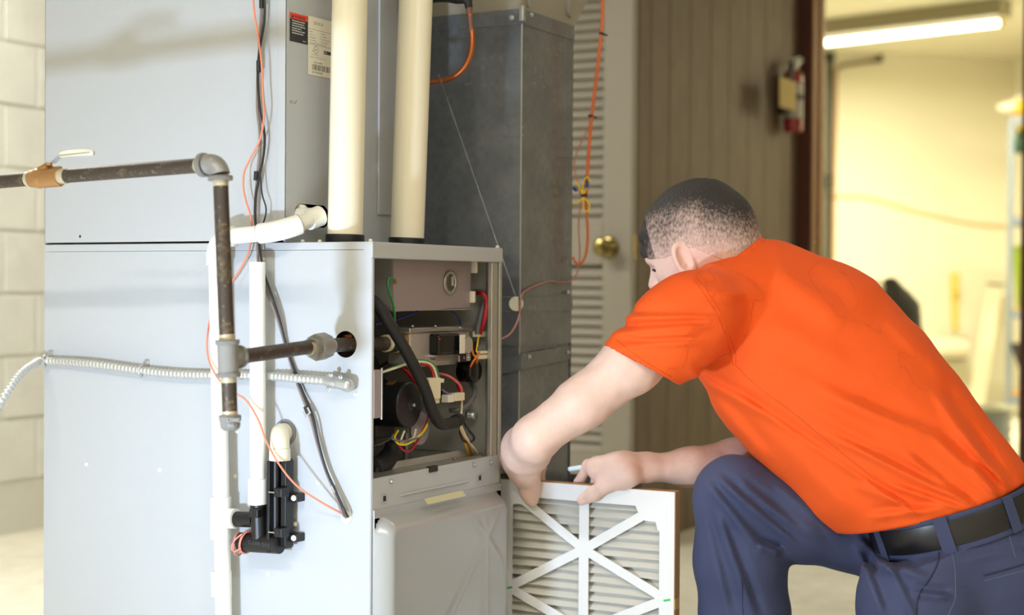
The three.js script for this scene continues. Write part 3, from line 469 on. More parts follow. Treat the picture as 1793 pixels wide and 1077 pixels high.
// ---------------------------------------------------------------- condensate drain: riser, run to the coil
{
  const z = 0.037, r = 0.0142, R = 0.0178, q = (px, py, zz = z) => onZ(px, py, zz);
  const foot = q(388, 1100), ft = foot.clone().lerp(q(381, 470), -0.9); ft.y = 0.012;
  const o = thing('drain_pipe', 'white plastic condensate pipe with a tee, running from the coil down the furnace side', 'pipe', ft);
  const P = (n, g) => part(o, n, g, M.pvcW);
  const eA = q(379, 452), eC = q(379, 416), eB = q(410, 413.5);
  P('riser', cyl(ft, eA, r, r, 28)); P('elbow', bend(eA, eC, eB, R, 24)); P('elbow_hub', cyl(eA.clone().add(V(0, -0.012, 0)), eA, R, R, 28));
  const pA = q(460, 408.5); P('run', cyl(eB.clone().add(V(-0.004, 0, 0)), pA, r, r, 28));
  const c0 = q(455, 409), c1 = q(492, 405, 0.034), c2 = q(525, 392, 0.005);
  P('offset_elbow', bend(c0, c1, c2, R, 24)); const d1 = q(549, 381.5, -0.045);
  P('run', cyl(q(515, 396, 0.012), d1, r, r, 28));
  const e0 = q(540, 385.5, -0.03), e1 = q(560, 378, -0.055); P('coupling', cyl(e0, e1, R, R * 1.02, 28));
  P('coil_nipple', cyl(q(548, 380, -0.04), V(onZ(499, 385, 0).x - 0.05, q(536, 376, -0.045).y, -0.045), r * 1.1, r * 1.1, 28)); P('coil_tee', lathe([[0, 0], [R, 0], [R * 1.05, 0.006], [R, 0.02], [0, 0.021]], q(525, 373, -0.062), V(0.3, -0.1, 1).normalize(), 28));
  const t0 = q(386.5, 870), t1 = q(386.5, 943), tm = q(386.5, 908);
  P('tee', merge([cyl(t1, t0, R, R, 28), cyl(tm, q(414, 908), R * 0.98, R * 0.98, 28)]));
  P('coupling', cyl(q(388, 1043), q(387.5, 1000), R, R, 28));
}
{ // open standpipe
  const z = 0.036, r = 0.0137, q = (px, py, zz = z) => onZ(px, py, zz), t = q(450.5, 459), b = q(452, 884);
  const o = thing('standpipe', 'white plastic standpipe with an open top, rising from the black trap', 'pipe', b);
  part(o, 'pipe', lathe([[r, 0], [r, t.distanceTo(b)], [r - 0.003, t.distanceTo(b)], [r - 0.003, t.distanceTo(b) - 0.1]], b, t.clone().sub(b), 32), M.pvcW);
  part(o, 'coupling', cyl(b.clone().add(V(0, 0.002, 0)), q(452, 838), 0.0172, 0.0172, 30), M.pvcW);
}
{ // black condensate trap
  const z = 0.036, q = (px, py, zz = z) => onZ(px, py, zz), o = thing('condensate_trap', 'black plastic condensate trap screwed to the furnace side under a cream elbow', 'drain trap', q(470, 968).setZ(0.01));
  const P = (n, g, m = M.black, p = o, l) => part(o, n, g, m, p, l);
  P('inlet_tube', cyl(q(455, 948), q(453, 884), 0.0148, 0.0148, 28)); P('side_tube', cyl(q(409, 909), q(446, 910), 0.0135, 0.0135, 28));
  const body = P('cleanout_tube', cyl(q(422, 949), q(490, 953), 0.0165, 0.0165, 28));
  P('column', merge([cyl(q(483, 962), q(483, 806), 0.006, 0.006, 18), box([q(476, 960).x - 0.001, q(476, 966).y, 0.02], [q(480, 960).x, q(480, 806).y, 0.05], 0.001), box([q(489, 960).x, q(489, 958).y, 0.012], [q(499, 960).x, q(499, 808).y, 0.034], 0.002), box([q(466, 940).x, q(468, 944).y, 0.012], [q(474, 940).x, q(468, 888).y, 0.03], 0.002)]));
  P('web', box([q(470, 958).x, q(476, 962).y, 0.004], [q(492, 958).x, q(492, 806).y, 0.02], 0.002));
  for (const py of [861, 931]) { const c = q(496, py); P('lug', box([c.x - 0.008, c.y - 0.008, 0.03], [c.x + 0.009, c.y + 0.008, 0.052], 0.002)); P('lug_hole', cyl(c.clone().setZ(0.0521), c.clone().setZ(0.0526), 0.0028, 0.0028, 14), M.dark); P('pin', box([c.x - 0.02, c.y - 0.0015, 0.048], [c.x - 0.006, c.y + 0.0008, 0.0515]), M.steel); }
  { const c = q(458, 895); P('lug', box([c.x - 0.007, c.y - 0.008, 0.048], [c.x + 0.012, c.y + 0.006, 0.062], 0.002)); P('lug_hole', cyl(q(458, 895).setZ(0.0621), q(458, 895).setZ(0.0626), 0.0026, 0.0026, 14), M.dark); }
  for (const py of [872, 942]) { const c = onZ(516, py, 0.02); P('bracket', box([onZ(500, py, 0.02).x, c.y - 0.007, 0.001], [c.x + 0.007, c.y + 0.007, 0.022], 0.0015)); screw(o, c.clone().setZ(0.022), V(0, 0, 1), 1.2, M.white); }
  screw(o, onZ(517, 918, 0.001), V(0, 0, 1), 1.2, M.white);
  const e0 = q(490, 806), e1 = q(491, 778, 0.036); const el = P('elbow', merge([bend(q(490, 786), q(490, 762, 0.036), grom.clone().add(V(-0.001, 0.0, 0.012)), 0.0165, 24), cyl(e0, q(490, 785), 0.0182, 0.0178, 30), cyl(grom.clone().add(V(0, 0, 0)), grom.clone().add(V(0, 0, 0.014)), 0.0165, 0.0165, 28)]), M.pvc, o, 'cream plastic elbow');
  const font = await new FontLoader().loadAsync('fonts/droid/droid_sans_bold.typeface.json');
  const tg = new TextGeometry('CLEAN OUT', { font, size: 0.0062, depth: 0.0008, curveSegments: 2 }); const tp = onZ(434, 952, 0.0523); tg.rotateZ(-0.05); tg.translate(tp.x, tp.y, 0.0522); P('lettering', tg, std(0x3a3a3c, 0.5), body);
  const t2 = new TextGeometry('CIMC', { font, size: 0.0075, depth: 0.001, curveSegments: 2 }); o.userData.text = undefined; delete o.userData.text; globalThis.__font = font;
}
// ---------------------------------------------------------------- black iron gas line
{
  const x = hole.x, tee = onX(399, 626, x), z = tee.z, q = (px, py) => onZ(px, py, z), r = 0.0115;
  const cap = q(403, 742), elb = q(380, 285.5);
  const o = thing('gas_pipe', 'black iron gas pipe with brass shut-off valve, elbow, tee and drip leg', 'pipe', cap.clone());
  const P = (n, g, m, p = o, l) => part(o, n, g, m, p, l);
  const far = q(-260, 340), v0 = q(52, 313.5), v1 = q(117, 308);
  P('supply_pipe', cyl(far, v0, r, r, 28), M.iron); P('supply_pipe', cyl(v1, q(352, 289.5), r, r, 28), M.iron);
  // brass ball valve
  const vd = v1.clone().sub(v0).normalize(), L = v0.distanceTo(v1);
  P('thread', cyl(v0.clone().addScaledVector(vd, -0.004), v0.clone().addScaledVector(vd, 0.006), r * 1.06, r * 1.06, 28), M.thread); P('thread', cyl(v1.clone().addScaledVector(vd, -0.016), v1, r * 1.08, r * 1.08, 28), M.thread);
  const bv = P('ball_valve', merge([lathe([[0.0125, 0.004], [0.0145, 0.005], [0.0145, 0.012], [0.0152, 0.014], [0.0172, 0.022], [0.0152, 0.031], [0.0148, 0.034]], v0, vd, 28), cyl(v0.clone().addScaledVector(vd, 0.033), v0.clone().addScaledVector(vd, L - 0.013), 0.0168, 0.0168, 6)]), M.brass, o, 'brass ball valve');
  const vc = v0.clone().addScaledVector(vd, 0.026), st = q(86, 290);
  P('stem', merge([cyl(vc.clone().add(V(0, 0.012, 0)), st.clone().add(V(0, -0.001, 0)), 0.009, 0.0085, 20), cyl(st, st.clone().add(V(0, 0.005, 0)), 0.0058, 0.0058, 6)]), M.brass, bv);
  const h0 = q(82, 286), h1 = q(93, 284), h2 = q(106, 273), h3 = q(160, 267.5);
  const strap = (a, b, w, t) => { const d = b.clone().sub(a), u = d.clone().normalize(), s = V(0, 0, 1), n = s.clone().cross(u); return obox(a.clone().add(b).multiplyScalar(0.5), u, n, s, d.length() + 0.002, t, w, 0.0006); };
  const hd = P('handle', merge([strap(h0, h1, 0.014, 0.0022), strap(h1, h2, 0.013, 0.0022), strap(h2, h3, 0.012, 0.0022)]), M.zinc, bv, 'zinc lever with cream sleeve');
  P('handle_sleeve', tube([q(106, 271.5), q(120, 268.8), q(145, 267.3), q(163, 268)], (t) => 0.0052 - 0.0012 * Math.abs(2 * t - 1) ** 4, 14), M.cream2, hd);
  // elbow
  const eL = q(354, 289), eB = elb.clone(), eC = q(381, 284), eD = q(385.5, 314);
  const rd = eD.clone().sub(cap).normalize();
  const ef = P('elbow', merge([bend(q(362, 288), eC, q(385, 306), 0.0155, 24), lathe([[0.0125, 0], [0.0185, 0], [0.0188, 0.003], [0.0185, 0.007], [0.0155, 0.008]], q(353, 289.3), vd, 30), lathe([[0.0125, 0], [0.0186, 0], [0.0189, 0.003], [0.0186, 0.0065], [0.0155, 0.0075]], q(386, 316), rd, 30)]), M.ironFit, o, 'grey cast elbow');
  P('thread', cyl(q(346, 290), q(353, 289.3), r * 1.05, r * 1.05, 28), M.thread); P('thread', cyl(q(386.5, 326), q(386, 315), r * 1.05, r * 1.05, 28), M.thread);
  P('riser', cyl(q(397.2, 588), q(386.5, 325), r, r, 28), M.iron);
  P('thread', cyl(q(398, 598), q(397, 586), r * 1.06, r * 1.06, 28), M.thread);
  // tee
  const tt = q(398, 595), tb = q(400.5, 661), tmid = q(399, 626);
  P('tee', merge([lathe([[0.0125, 0], [0.0182, 0], [0.0186, 0.003], [0.0182, 0.007], [0.0158, 0.008], [0.0158, tt.distanceTo(tb) - 0.008], [0.0182, tt.distanceTo(tb) - 0.007], [0.0186, tt.distanceTo(tb) - 0.003], [0.0182, tt.distanceTo(tb)], [0.0125, tt.distanceTo(tb)]], tb, tt.clone().sub(tb), 32), lathe([[0.0155, 0], [0.0155, 0.020], [0.018, 0.021], [0.0185, 0.025], [0.018, 0.0285], [0.012, 0.0285]], tmid, V(0, 0, -1), 32)]), M.ironFit, o, 'grey cast tee');
  P('branch_pipe', cyl(tmid.clone().add(V(0, 0, -0.026)), V(hole.x, hole.y, 0.075), r, r, 28), M.iron);
  // union
  const u0 = V(hole.x, hole.y + (tmid.y - hole.y) * 0.3, 0.096), ud = V(0, 0, -1), un = V(hole.x, hole.y + (tmid.y - hole.y) * 0.25, 0.098);
  const uf = P('union', merge([cyl(un, un.clone().add(V(0, 0.001, -0.014)), 0.0165, 0.0165, 8), cyl(un.clone().add(V(0, 0, -0.013)), un.clone().add(V(0, 0.002, -0.040)), 0.0225, 0.0225, 8), cyl(un.clone().add(V(0, 0, -0.038)), un.clone().add(V(0, 0.002, -0.052)), 0.0155, 0.0155, 24)]), M.ironFit, o, 'grey eight-sided union nut');
  P('thread', cyl(un.clone().add(V(0, 0, 0.008)), un, r * 1.08, r * 1.08, 24), M.thread); P('thread', cyl(un.clone().add(V(0, 0.002, -0.05)), un.clone().add(V(0, 0.002, -0.057)), r * 1.1, r * 1.1, 24), M.thread);
  P('branch_pipe', cyl(un.clone().add(V(0, 0.002, -0.056)), V(hole.x, hole.y, -0.026), 0.0118, 0.0118, 28), M.iron);
  // drip leg and cap
  P('thread', cyl(q(400.8, 670), q(400.5, 660), r * 1.05, r * 1.05, 28), M.thread); P('drip_leg', cyl(q(402.4, 724), q(400.8, 668), r, r, 28), M.iron); P('thread', cyl(q(402.6, 730), q(402.3, 720), r * 1.05, r * 1.05, 28), M.thread);
  const ct = q(402.6, 727), cb = q(403.3, 754), Lc = ct.distanceTo(cb);
  const cp = P('cap', lathe([[0, 0], [0.010, 0.0005], [0.0135, 0.003], [0.0152, 0.007], [0.0154, Lc - 0.009], [0.0168, Lc - 0.008], [0.017, Lc - 0.003], [0.0165, Lc], [0.012, Lc]], cb, ct.clone().sub(cb), 30), M.ironFit, o, 'grey cast end cap');
  const font = globalThis.__font;
  const emb = (s, size, p, rot, parent) => { const t = new TextGeometry(s, { font, size, depth: 0.0008, curveSegments: 2 }); t.rotateZ(rot); t.rotateY(0.5); t.translate(p.x, p.y, p.z); P('lettering', t, M.ironFit, parent); };
  emb('CIMC', 0.0058, onZ(397, 739, z + 0.0165), 0, cp); emb('NI', 0.0058, onZ(399, 748, z + 0.0155), 0, cp); emb('ANKO', 0.0052, onZ(366, 279, z + 0.0165), -0.75, ef);
}
// ---------------------------------------------------------------- flexible conduit
{
  const q = (px, py, z = 0.013) => onZ(px, py, z), end = q(573, 667, 0.019);
  const pts = [at(-120, 900, 2.72), at(-40, 790, 2.74), at(-5, 716, 2.76), at(14, 684, 2.78), at(36, 655, 2.82), at(58, 639, 2.87), q(80, 632), q(160, 637), q(248, 649), q(310, 655, 0.0125), q(372, 657, 0.0122), q(450, 658, 0.0122), q(490, 660, 0.016), q(520, 663, 0.019), end];
  const o = thing('flexible_conduit', 'ribbed metal conduit clipped along the furnace side', 'conduit', end.clone());
  part(o, 'sheath', tube(pts, 0.0072, 12, 1150, 0.5, (t, L) => 1 + 0.1 * Math.sin(t * L / 0.0088 * 2 * Math.PI)), std(0xc8c9c6, 0.38, 0.55));
  const u = V(0.985, -0.17, 0).normalize(), n = V(0, 0, 1), w = n.clone().cross(u), c = q(597, 668, 0.016);
  const cn = part(o, 'connector', merge([lathe([[0.0085, 0], [0.0098, 0], [0.0105, 0.010], [0.0105, 0.020], [0.0085, 0.034], [0.0098, 0.036]], q(572, 666, 0.017), u, 24), obox(q(602, 672, 0.018), u, w, n, 0.034, 0.021, 0.021, 0.009), cyl(q(609, 675, 0.017), q(609, 675, 0.0005), 0.0115, 0.0115, 24)]), M.zinc, o, 'bright zinc angle connector');
  for (const [px, py] of [[579, 656], [575, 681], [596, 660]]) screw(o, q(px, py, 0.024), V(0, 0, 1), 1.0, M.zinc, cn);
  for (const [px, py, a] of [[80, 632, 0.1], [249, 649, -0.12]]) {
    const c = q(px, py), d = V(Math.cos(a), Math.sin(a) - 0.1, 0).normalize();
    part(o, 'strap', merge([tube([0, 1, 2, 3, 4, 5, 6].map((k) => { const t = k / 6 * Math.PI; return c.clone().add(V(0, Math.cos(t) * 0.0098, Math.sin(t) * 0.0088)); }), 0.0026, 8, 24), box([c.x - 0.005, c.y + 0.008, 0.0004], [c.x + 0.006, c.y + 0.020, 0.002], 0.0006)]), M.zinc);
    screw(o, V(c.x + 0.002, c.y + 0.015, 0.002), V(0, 0, 1), 0.9, M.zinc);
  }
}
// ---------------------------------------------------------------- low-voltage cables on the furnace side
{
  const q = (px, py, z) => onZ(px, py, z), base = q(605, 905, 0.01);
  const o = thing('cable_bundle', 'dark taped cable bundle hanging down the coil case into a furnace grommet', 'cable', base.clone());
  const P = (n, g, m) => part(o, n, g, m);
  const spine = [[459, -30], [458, 30], [456, 60], [453, 100], [452, 140], [453, 190], [458, 235], [457, 270], [452, 310], [448, 345], [447, 385], [451, 425], [455, 470], [470, 512], [488, 556], [502, 605], [514, 650], [527, 690], [543, 730], [556, 775], [572, 822], [588, 860], [603, 900]];
  const strand = (dx, dz, wob, f, ph) => spine.map(([x, y], i) => q(x + dx + wob * Math.sin(y * f + ph), y, (y > 560 && y < 720 ? 0.005 : 0.012) + dz));
  const tail = (l) => { l.push(wireHole.clone().add(V(0, 0, -0.004))); return l; };
  P('brown_cable', tube(tail(strand(-1.4, 0.001, 1.6, 0.02, 0)), 0.0026, 10), std(0x857670, 0.45));
  P('black_cable', tube(tail(strand(2.2, 0.003, 3.2, 0.027, 1.2)), 0.0021, 10), M.blackW);
  P('grey_cable', tube(tail(strand(0.5, -0.002, 2.2, 0.033, 3)), 0.002, 10), std(0xa9a2a0, 0.5));
  P('black_lead', tube([[455, 300], [459, 340], [466, 365], [463, 385], [456, 402], [452, 420]].map(([x, y]) => q(x, y, 0.017)), 0.0014, 8), M.blackW);
  for (const [a, b] of [[[458, -4], [458, 14]], [[453, 106], [453, 126]], [[449, 300], [448, 316]], [[535, 712], [540, 724]]]) P('tape_wrap', cyl(q(...b, 0.015), q(...a, 0.015), 0.0042, 0.0042, 12), M.blackW);
  P('tape_flag', obox(q(537, 722, 0.016), V(0.8, 0.5, 0.2).normalize(), V(-0.53, 0.85, 0).normalize(), V(-0.17, -0.1, 0.98).normalize(), 0.018, 0.012, 0.0012, 0.0005), std(0xa9a7a2, 0.6));
  P('tape_flag', obox(q(583, 857, 0.015), V(0.8, 0.5, 0.2).normalize(), V(-0.53, 0.85, 0).normalize(), V(-0.17, -0.1, 0.98).normalize(), 0.011, 0.013, 0.0012, 0.0005), std(0xb9b5ad, 0.6));
  const w = thing('thermostat_wire', 'thin salmon wire looping past the white pipes into the furnace grommet', 'wire', wireHole.clone());
  part(w, 'insulation', tube([[442, -30, 0.026], [445, 20, 0.026], [452, 65, 0.026], [458, 110, 0.026], [460, 160, 0.026], [462, 205, 0.026], [455, 245, 0.026], [440, 275, 0.024], [428, 300, 0.024], [426, 325, 0.024], [430, 350, 0.022], [438, 375, 0.02], [441, 398, 0.016], [439, 425, 0.014], [432, 450, 0.016], [414, 482, 0.018], [392, 512, 0.016], [372, 545, 0.02], [363, 590, 0.045], [365, 628, 0.058], [380, 660, 0.062], [403, 684, 0.062], [430, 700, 0.062], [452, 735, 0.062], [466, 772, 0.062], [488, 812, 0.062], [519, 850, 0.058], [560, 878, 0.035], [596, 898, 0.012]].map(([x, y, z]) => q(x, y, z)).concat([wireHole.clone().add(V(0, 0, -0.004))]), 0.0017, 8), M.orangeW);
  const k = thing('wire_coil', 'small pink wire wound round the end of the black trap', 'wire', onZ(424, 952, 0.036));
  for (let i = 0; i < 3; i++) { const cx = 426 + i * 4 - (i === 0 ? 8 : 0); part(k, 'turn', tube([...Array(13).keys()].map((j) => { const a = j / 12 * Math.PI * 2, c = q(cx, 949 + (i === 0 ? 4 : 0), 0.036); return c.add(V(0.004 * Math.sin(a + i), Math.cos(a) * 0.0195, Math.sin(a) * 0.019)); }), 0.0016, 8, 60), M.pinkW); }
  part(k, 'tail', tube([[424, 935], [412, 945], [405, 958], [410, 966], [422, 960]].map(([x, y]) => q(x, y, 0.056)), 0.0016, 8), M.pinkW);
}
// ---------------------------------------------------------------- return duct beside the furnace
const DZ = -0.55;                                                    // near face of the duct
const DX = onZ(912, 300, DZ).x;
{
  const zf = onX(1003, 200, DX).z, yT = onX(913, 40, DX).y, xb = -0.62;
  const o = thing('return_duct', 'dark galvanized sheet metal return duct standing behind the furnace', 'duct', V((DX + xb) / 2, 0, (DZ + zf) / 2));
  const P = (n, g, m = M.galv, p = o, l) => part(o, n, g, m, p, l);
  const yLow = onX(912, 606, DX).y;
  P('near_face', box([xb, yLow, DZ - 0.001], [DX, yT, DZ]));
  P('front_face', box([DX - 0.001, yLow, zf], [DX, yT, DZ]));
  P('rear_face', box([xb, 0.0, zf], [DX, yT, zf + 0.001])); P('back_face', box([xb, 0.0, zf], [xb + 0.001, yT, DZ]));
  P('lower_box', box([xb + 0.002, 0.0, zf + 0.004], [DX - 0.003, yLow, DZ - 0.003]));
  P('corner_seam', merge([box([DX - 0.001, yLow, DZ - 0.0012], [DX + 0.0014, yT, DZ + 0.0012], 0.0006), box([DX - 0.0035, 0.0, DZ - 0.004], [DX - 0.001, yLow, DZ - 0.0015], 0.0006)]), M.galvEdge);
  // flange collar round the top
  const yF = onX(913, 15, DX).y;
  const fl = P('top_flange', merge([box([xb, yT - 0.002, DZ - 0.002], [DX + 0.002, yF, DZ + 0.003], 0.001), box([DX - 0.002, yT - 0.002, zf], [DX + 0.003, yF, DZ + 0.003], 0.001)]));
  P('corner_cleat', box([DX - 0.004, yT + 0.004, DZ - 0.006], [DX + 0.0055, yF + 0.006, DZ + 0.0055], 0.002), M.galvEdge, fl);
  screw(o, onZ(896, 31, DZ + 0.003), V(0, 0, 1), 1.2, M.zinc, fl); screw(o, onX(930, 26, DX + 0.003), V(1, 0, 0), 1.1, M.zinc, fl);
  // cross-break crease pressed in the near face
  const a = onZ(768, 130, DZ), b = onZ(903, 520, DZ); P('crease', tube([a, a.clone().lerp(b, 0.5), b], 0.0012, 6, 12), M.galv);
  // drive cleat and strap bands
  const y0 = onX(914, 520, DX).y, y1 = onX(914, 545, DX).y;
  const bd = P('band', merge([box([DX, y1, zf], [DX + 0.003, y0, DZ + 0.003], 0.001), box([xb + 0.3, y1, DZ], [DX + 0.003, y0, DZ + 0.003], 0.001)]));
  P('band_tab', cyl(onZ(904, 532, DZ + 0.003), onZ(904, 532, DZ + 0.0052), 0.0145, 0.0145, 24), M.galvEdge, bd);
  const s = (px, py, dx = 0.004) => onX(px, py, DX + dx), c = [s(912, 620), s(912, 647), s(998, 628), s(998, 605)];
  const st = P('strap', quadPlate(c, 0.003)); P('strap', quadPlate([onZ(870, 627, DZ + 0.004), onZ(870, 657, DZ + 0.004), onZ(913, 647, DZ + 0.004), onZ(913, 620, DZ + 0.004)], 0.003));
  for (const [px, py] of [[926, 625], [994, 617], [994, 512]]) screw(o, s(px, py, 0.005), V(1, 0, 0), 1.1, M.zinc, st);
  screw(o, s(994, 511, 0.001), V(1, 0, 0), 1.1);
  for (const [px, py] of [[980, 78], [974, 96], [990, 98], [982, 114]]) screw(o, onX(px, py, DX), V(1, 0, 0), 0.5, M.brass);
  // base channel under the duct at filter height
  P('filter_rack', merge([box([xb, 0, -0.54], [DX, 0.006, -0.448]), box([xb, 0.435, -0.545], [DX, 0.437, -0.447]), box([DX - 0.002, 0.437, -0.548], [DX + 0.004, 0.452, -0.446], 0.001)]), M.galvEdge);
  // canvas transition above
  const y2 = 2.05, t = thing('duct_transition', 'beige fabric duct transition flaring out above the dark return duct', 'duct', V((DX + xb) / 2, yF, (DZ + zf) / 2)), cv = std(0x9a9384, 0.85);
  const E = (n, g) => part(t, n, g, cv);
  const A = [V(DX + 0.001, yF, DZ + 0.001), V(DX + 0.001, yF, zf), V(xb, yF, zf), V(xb, yF, DZ + 0.001)], B = [V(DX + 0.02, y2, DZ + 0.09), V(DX + 0.06, y2, zf - 0.62), V(xb, y2, zf - 0.62), V(xb, y2, DZ + 0.09)];
  E('fabric_front', quadPlate([A[0], A[1], B[1], B[0]], 0.004)); E('fabric_near', quadPlate([A[3], A[0], B[0], B[3]], 0.004)); E('fabric_rear', quadPlate([A[1], A[2], B[2], B[1]], 0.004)); E('fabric_back', quadPlate([A[2], A[3], B[3], B[2]], 0.004));
  E('fold', tube([onX(926, 12, DX + 0.004), onX(926, -30, DX + 0.03)], 0.003, 6)); E('fold', tube([onX(1000, 30, DX + 0.004), onX(994, 18, DX + 0.01), onX(1000, -8, DX + 0.03)], 0.003, 6));
}
{ // copper refrigerant line
  const z = -0.36, q = (px, py, zz = z) => onZ(px, py, zz), base = q(757, 141);
  const o = thing('copper_line', 'bent copper refrigerant line with black insulation at its top', 'pipe', base.clone());
  const xin = onZ(499, 385, 0).x;
  part(o, 'tube', tube([V(xin - 0.02, q(740, 146).y, z), q(752, 143), q(775, 141), q(798, 132), q(815, 115), q(825, 92), q(827, 65), q(824, 40), q(822, 10)], 0.0052, 14), M.copper);
  part(o, 'braze_collar', merge([cyl(q(821.5, 14), q(822, 26), 0.0062, 0.0062, 18), cyl(q(825.5, 56), q(823, 28), 0.0056, 0.0056, 18)]), std(0x7b5a4c, 0.6, 0.5));
  part(o, 'braze_joint', new THREE.IcosahedronGeometry(0.0072, 2).translate(q(772, 142).x, q(772, 142).y, z), std(0x8a6046, 0.7, 0.4));
  part(o, 'insulation', tube([q(821, 14), q(820, 6), q(815, -4), q(790, -14), q(750, -12), q(720, 8)], (t) => 0.0072 + 0.013 * sm(0.02, 0.3, t), 18), M.rubber, o, 'black foam insulation');
}
{ // orange cable and yellow-wire bundle beside the duct
  const D = 3.24, q = (px, py, d = D) => at(px, py, d), base = q(1012, 458);
  const o = thing('orange_cable', 'orange cable hanging beside the dark duct with a knot of yellow wires', 'cable', base.clone());
  const P = (n, g, m) => part(o, n, g, m);
  P('jacket', tube([[1055, -30], [1055, 30], [1051, 75], [1045, 130], [1037, 195], [1032, 250], [1028, 310], [1026, 345], [1028, 385], [1029, 420], [1025, 448], [1017, 461], [1008, 460], [1003, 450]].map(([x, y]) => q(x, y)), (t) => t < 0.72 ? 0.0039 : 0.0028, 12), M.orangeC);
  P('thin_wire', tube([[1036, 205], [1028, 228], [1012, 262], [1006, 285], [1009, 312], [1017, 345], [1015, 370], [1013, 400], [1015, 440], [1013, 470], [1006, 486]].map(([x, y]) => q(x, y)).concat([onX(998, 493, DX + 0.006), onX(980, 495, DX + 0.004), onX(962, 493, DX + 0.004), onX(940, 499, DX + 0.004), onX(918, 511, DX + 0.004), onX(912, 524, DX + 0.009), onX(910, 550, DX + 0.007), onX(902, 572, DX + 0.01), onX(887, 590, DX + 0.010), V(-0.05, onX(878, 598, DX).y, -0.49)]), 0.0018, 8), std(0xb07868, 0.55));
  for (const [y, x] of [[61, 1053], [205, 1034]]) P('cable_tie', merge([lathe([[0.0042, 0], [0.0054, 0], [0.0054, 0.005], [0.0042, 0.005], [0.0042, 0]], q(x, y), V(0.15, 1, 0), 16), cyl(q(x + 2, y - 1), q(x + 11, y + 1), 0.002)]), M.blackW);
  const y1 = [[1008, 316], [1013, 326], [1019, 338], [1020, 342]], l2 = [[1021, 340], [1020, 326], [1024, 314], [1030, 311], [1031, 320], [1025, 334], [1021, 342]], l3 = [[1021, 344], [1014, 354], [1005, 356], [1002, 356]], l4 = [[1021, 345], [1028, 352], [1032, 362], [1028, 371], [1022, 367], [1022, 352], [1021, 345]];
  for (const l of [y1, l2, l3, l4]) P('yellow_wire', tube(l.map(([x, y]) => q(x, y, D - 0.008)), 0.0018, 8, 40), M.yellow);
  for (const [a, b] of [[[1004, 328], [1010, 335]], [[1027, 328], [1029, 317]]]) P('wire_nut', cyl(q(...a, D - 0.01), q(...b, D - 0.01), 0.0042, 0.0028, 12), M.blue);
  P('cable_tie', cyl(q(1017, 343, D - 0.01), q(1028, 341, D - 0.01), 0.003), M.blackW);
}
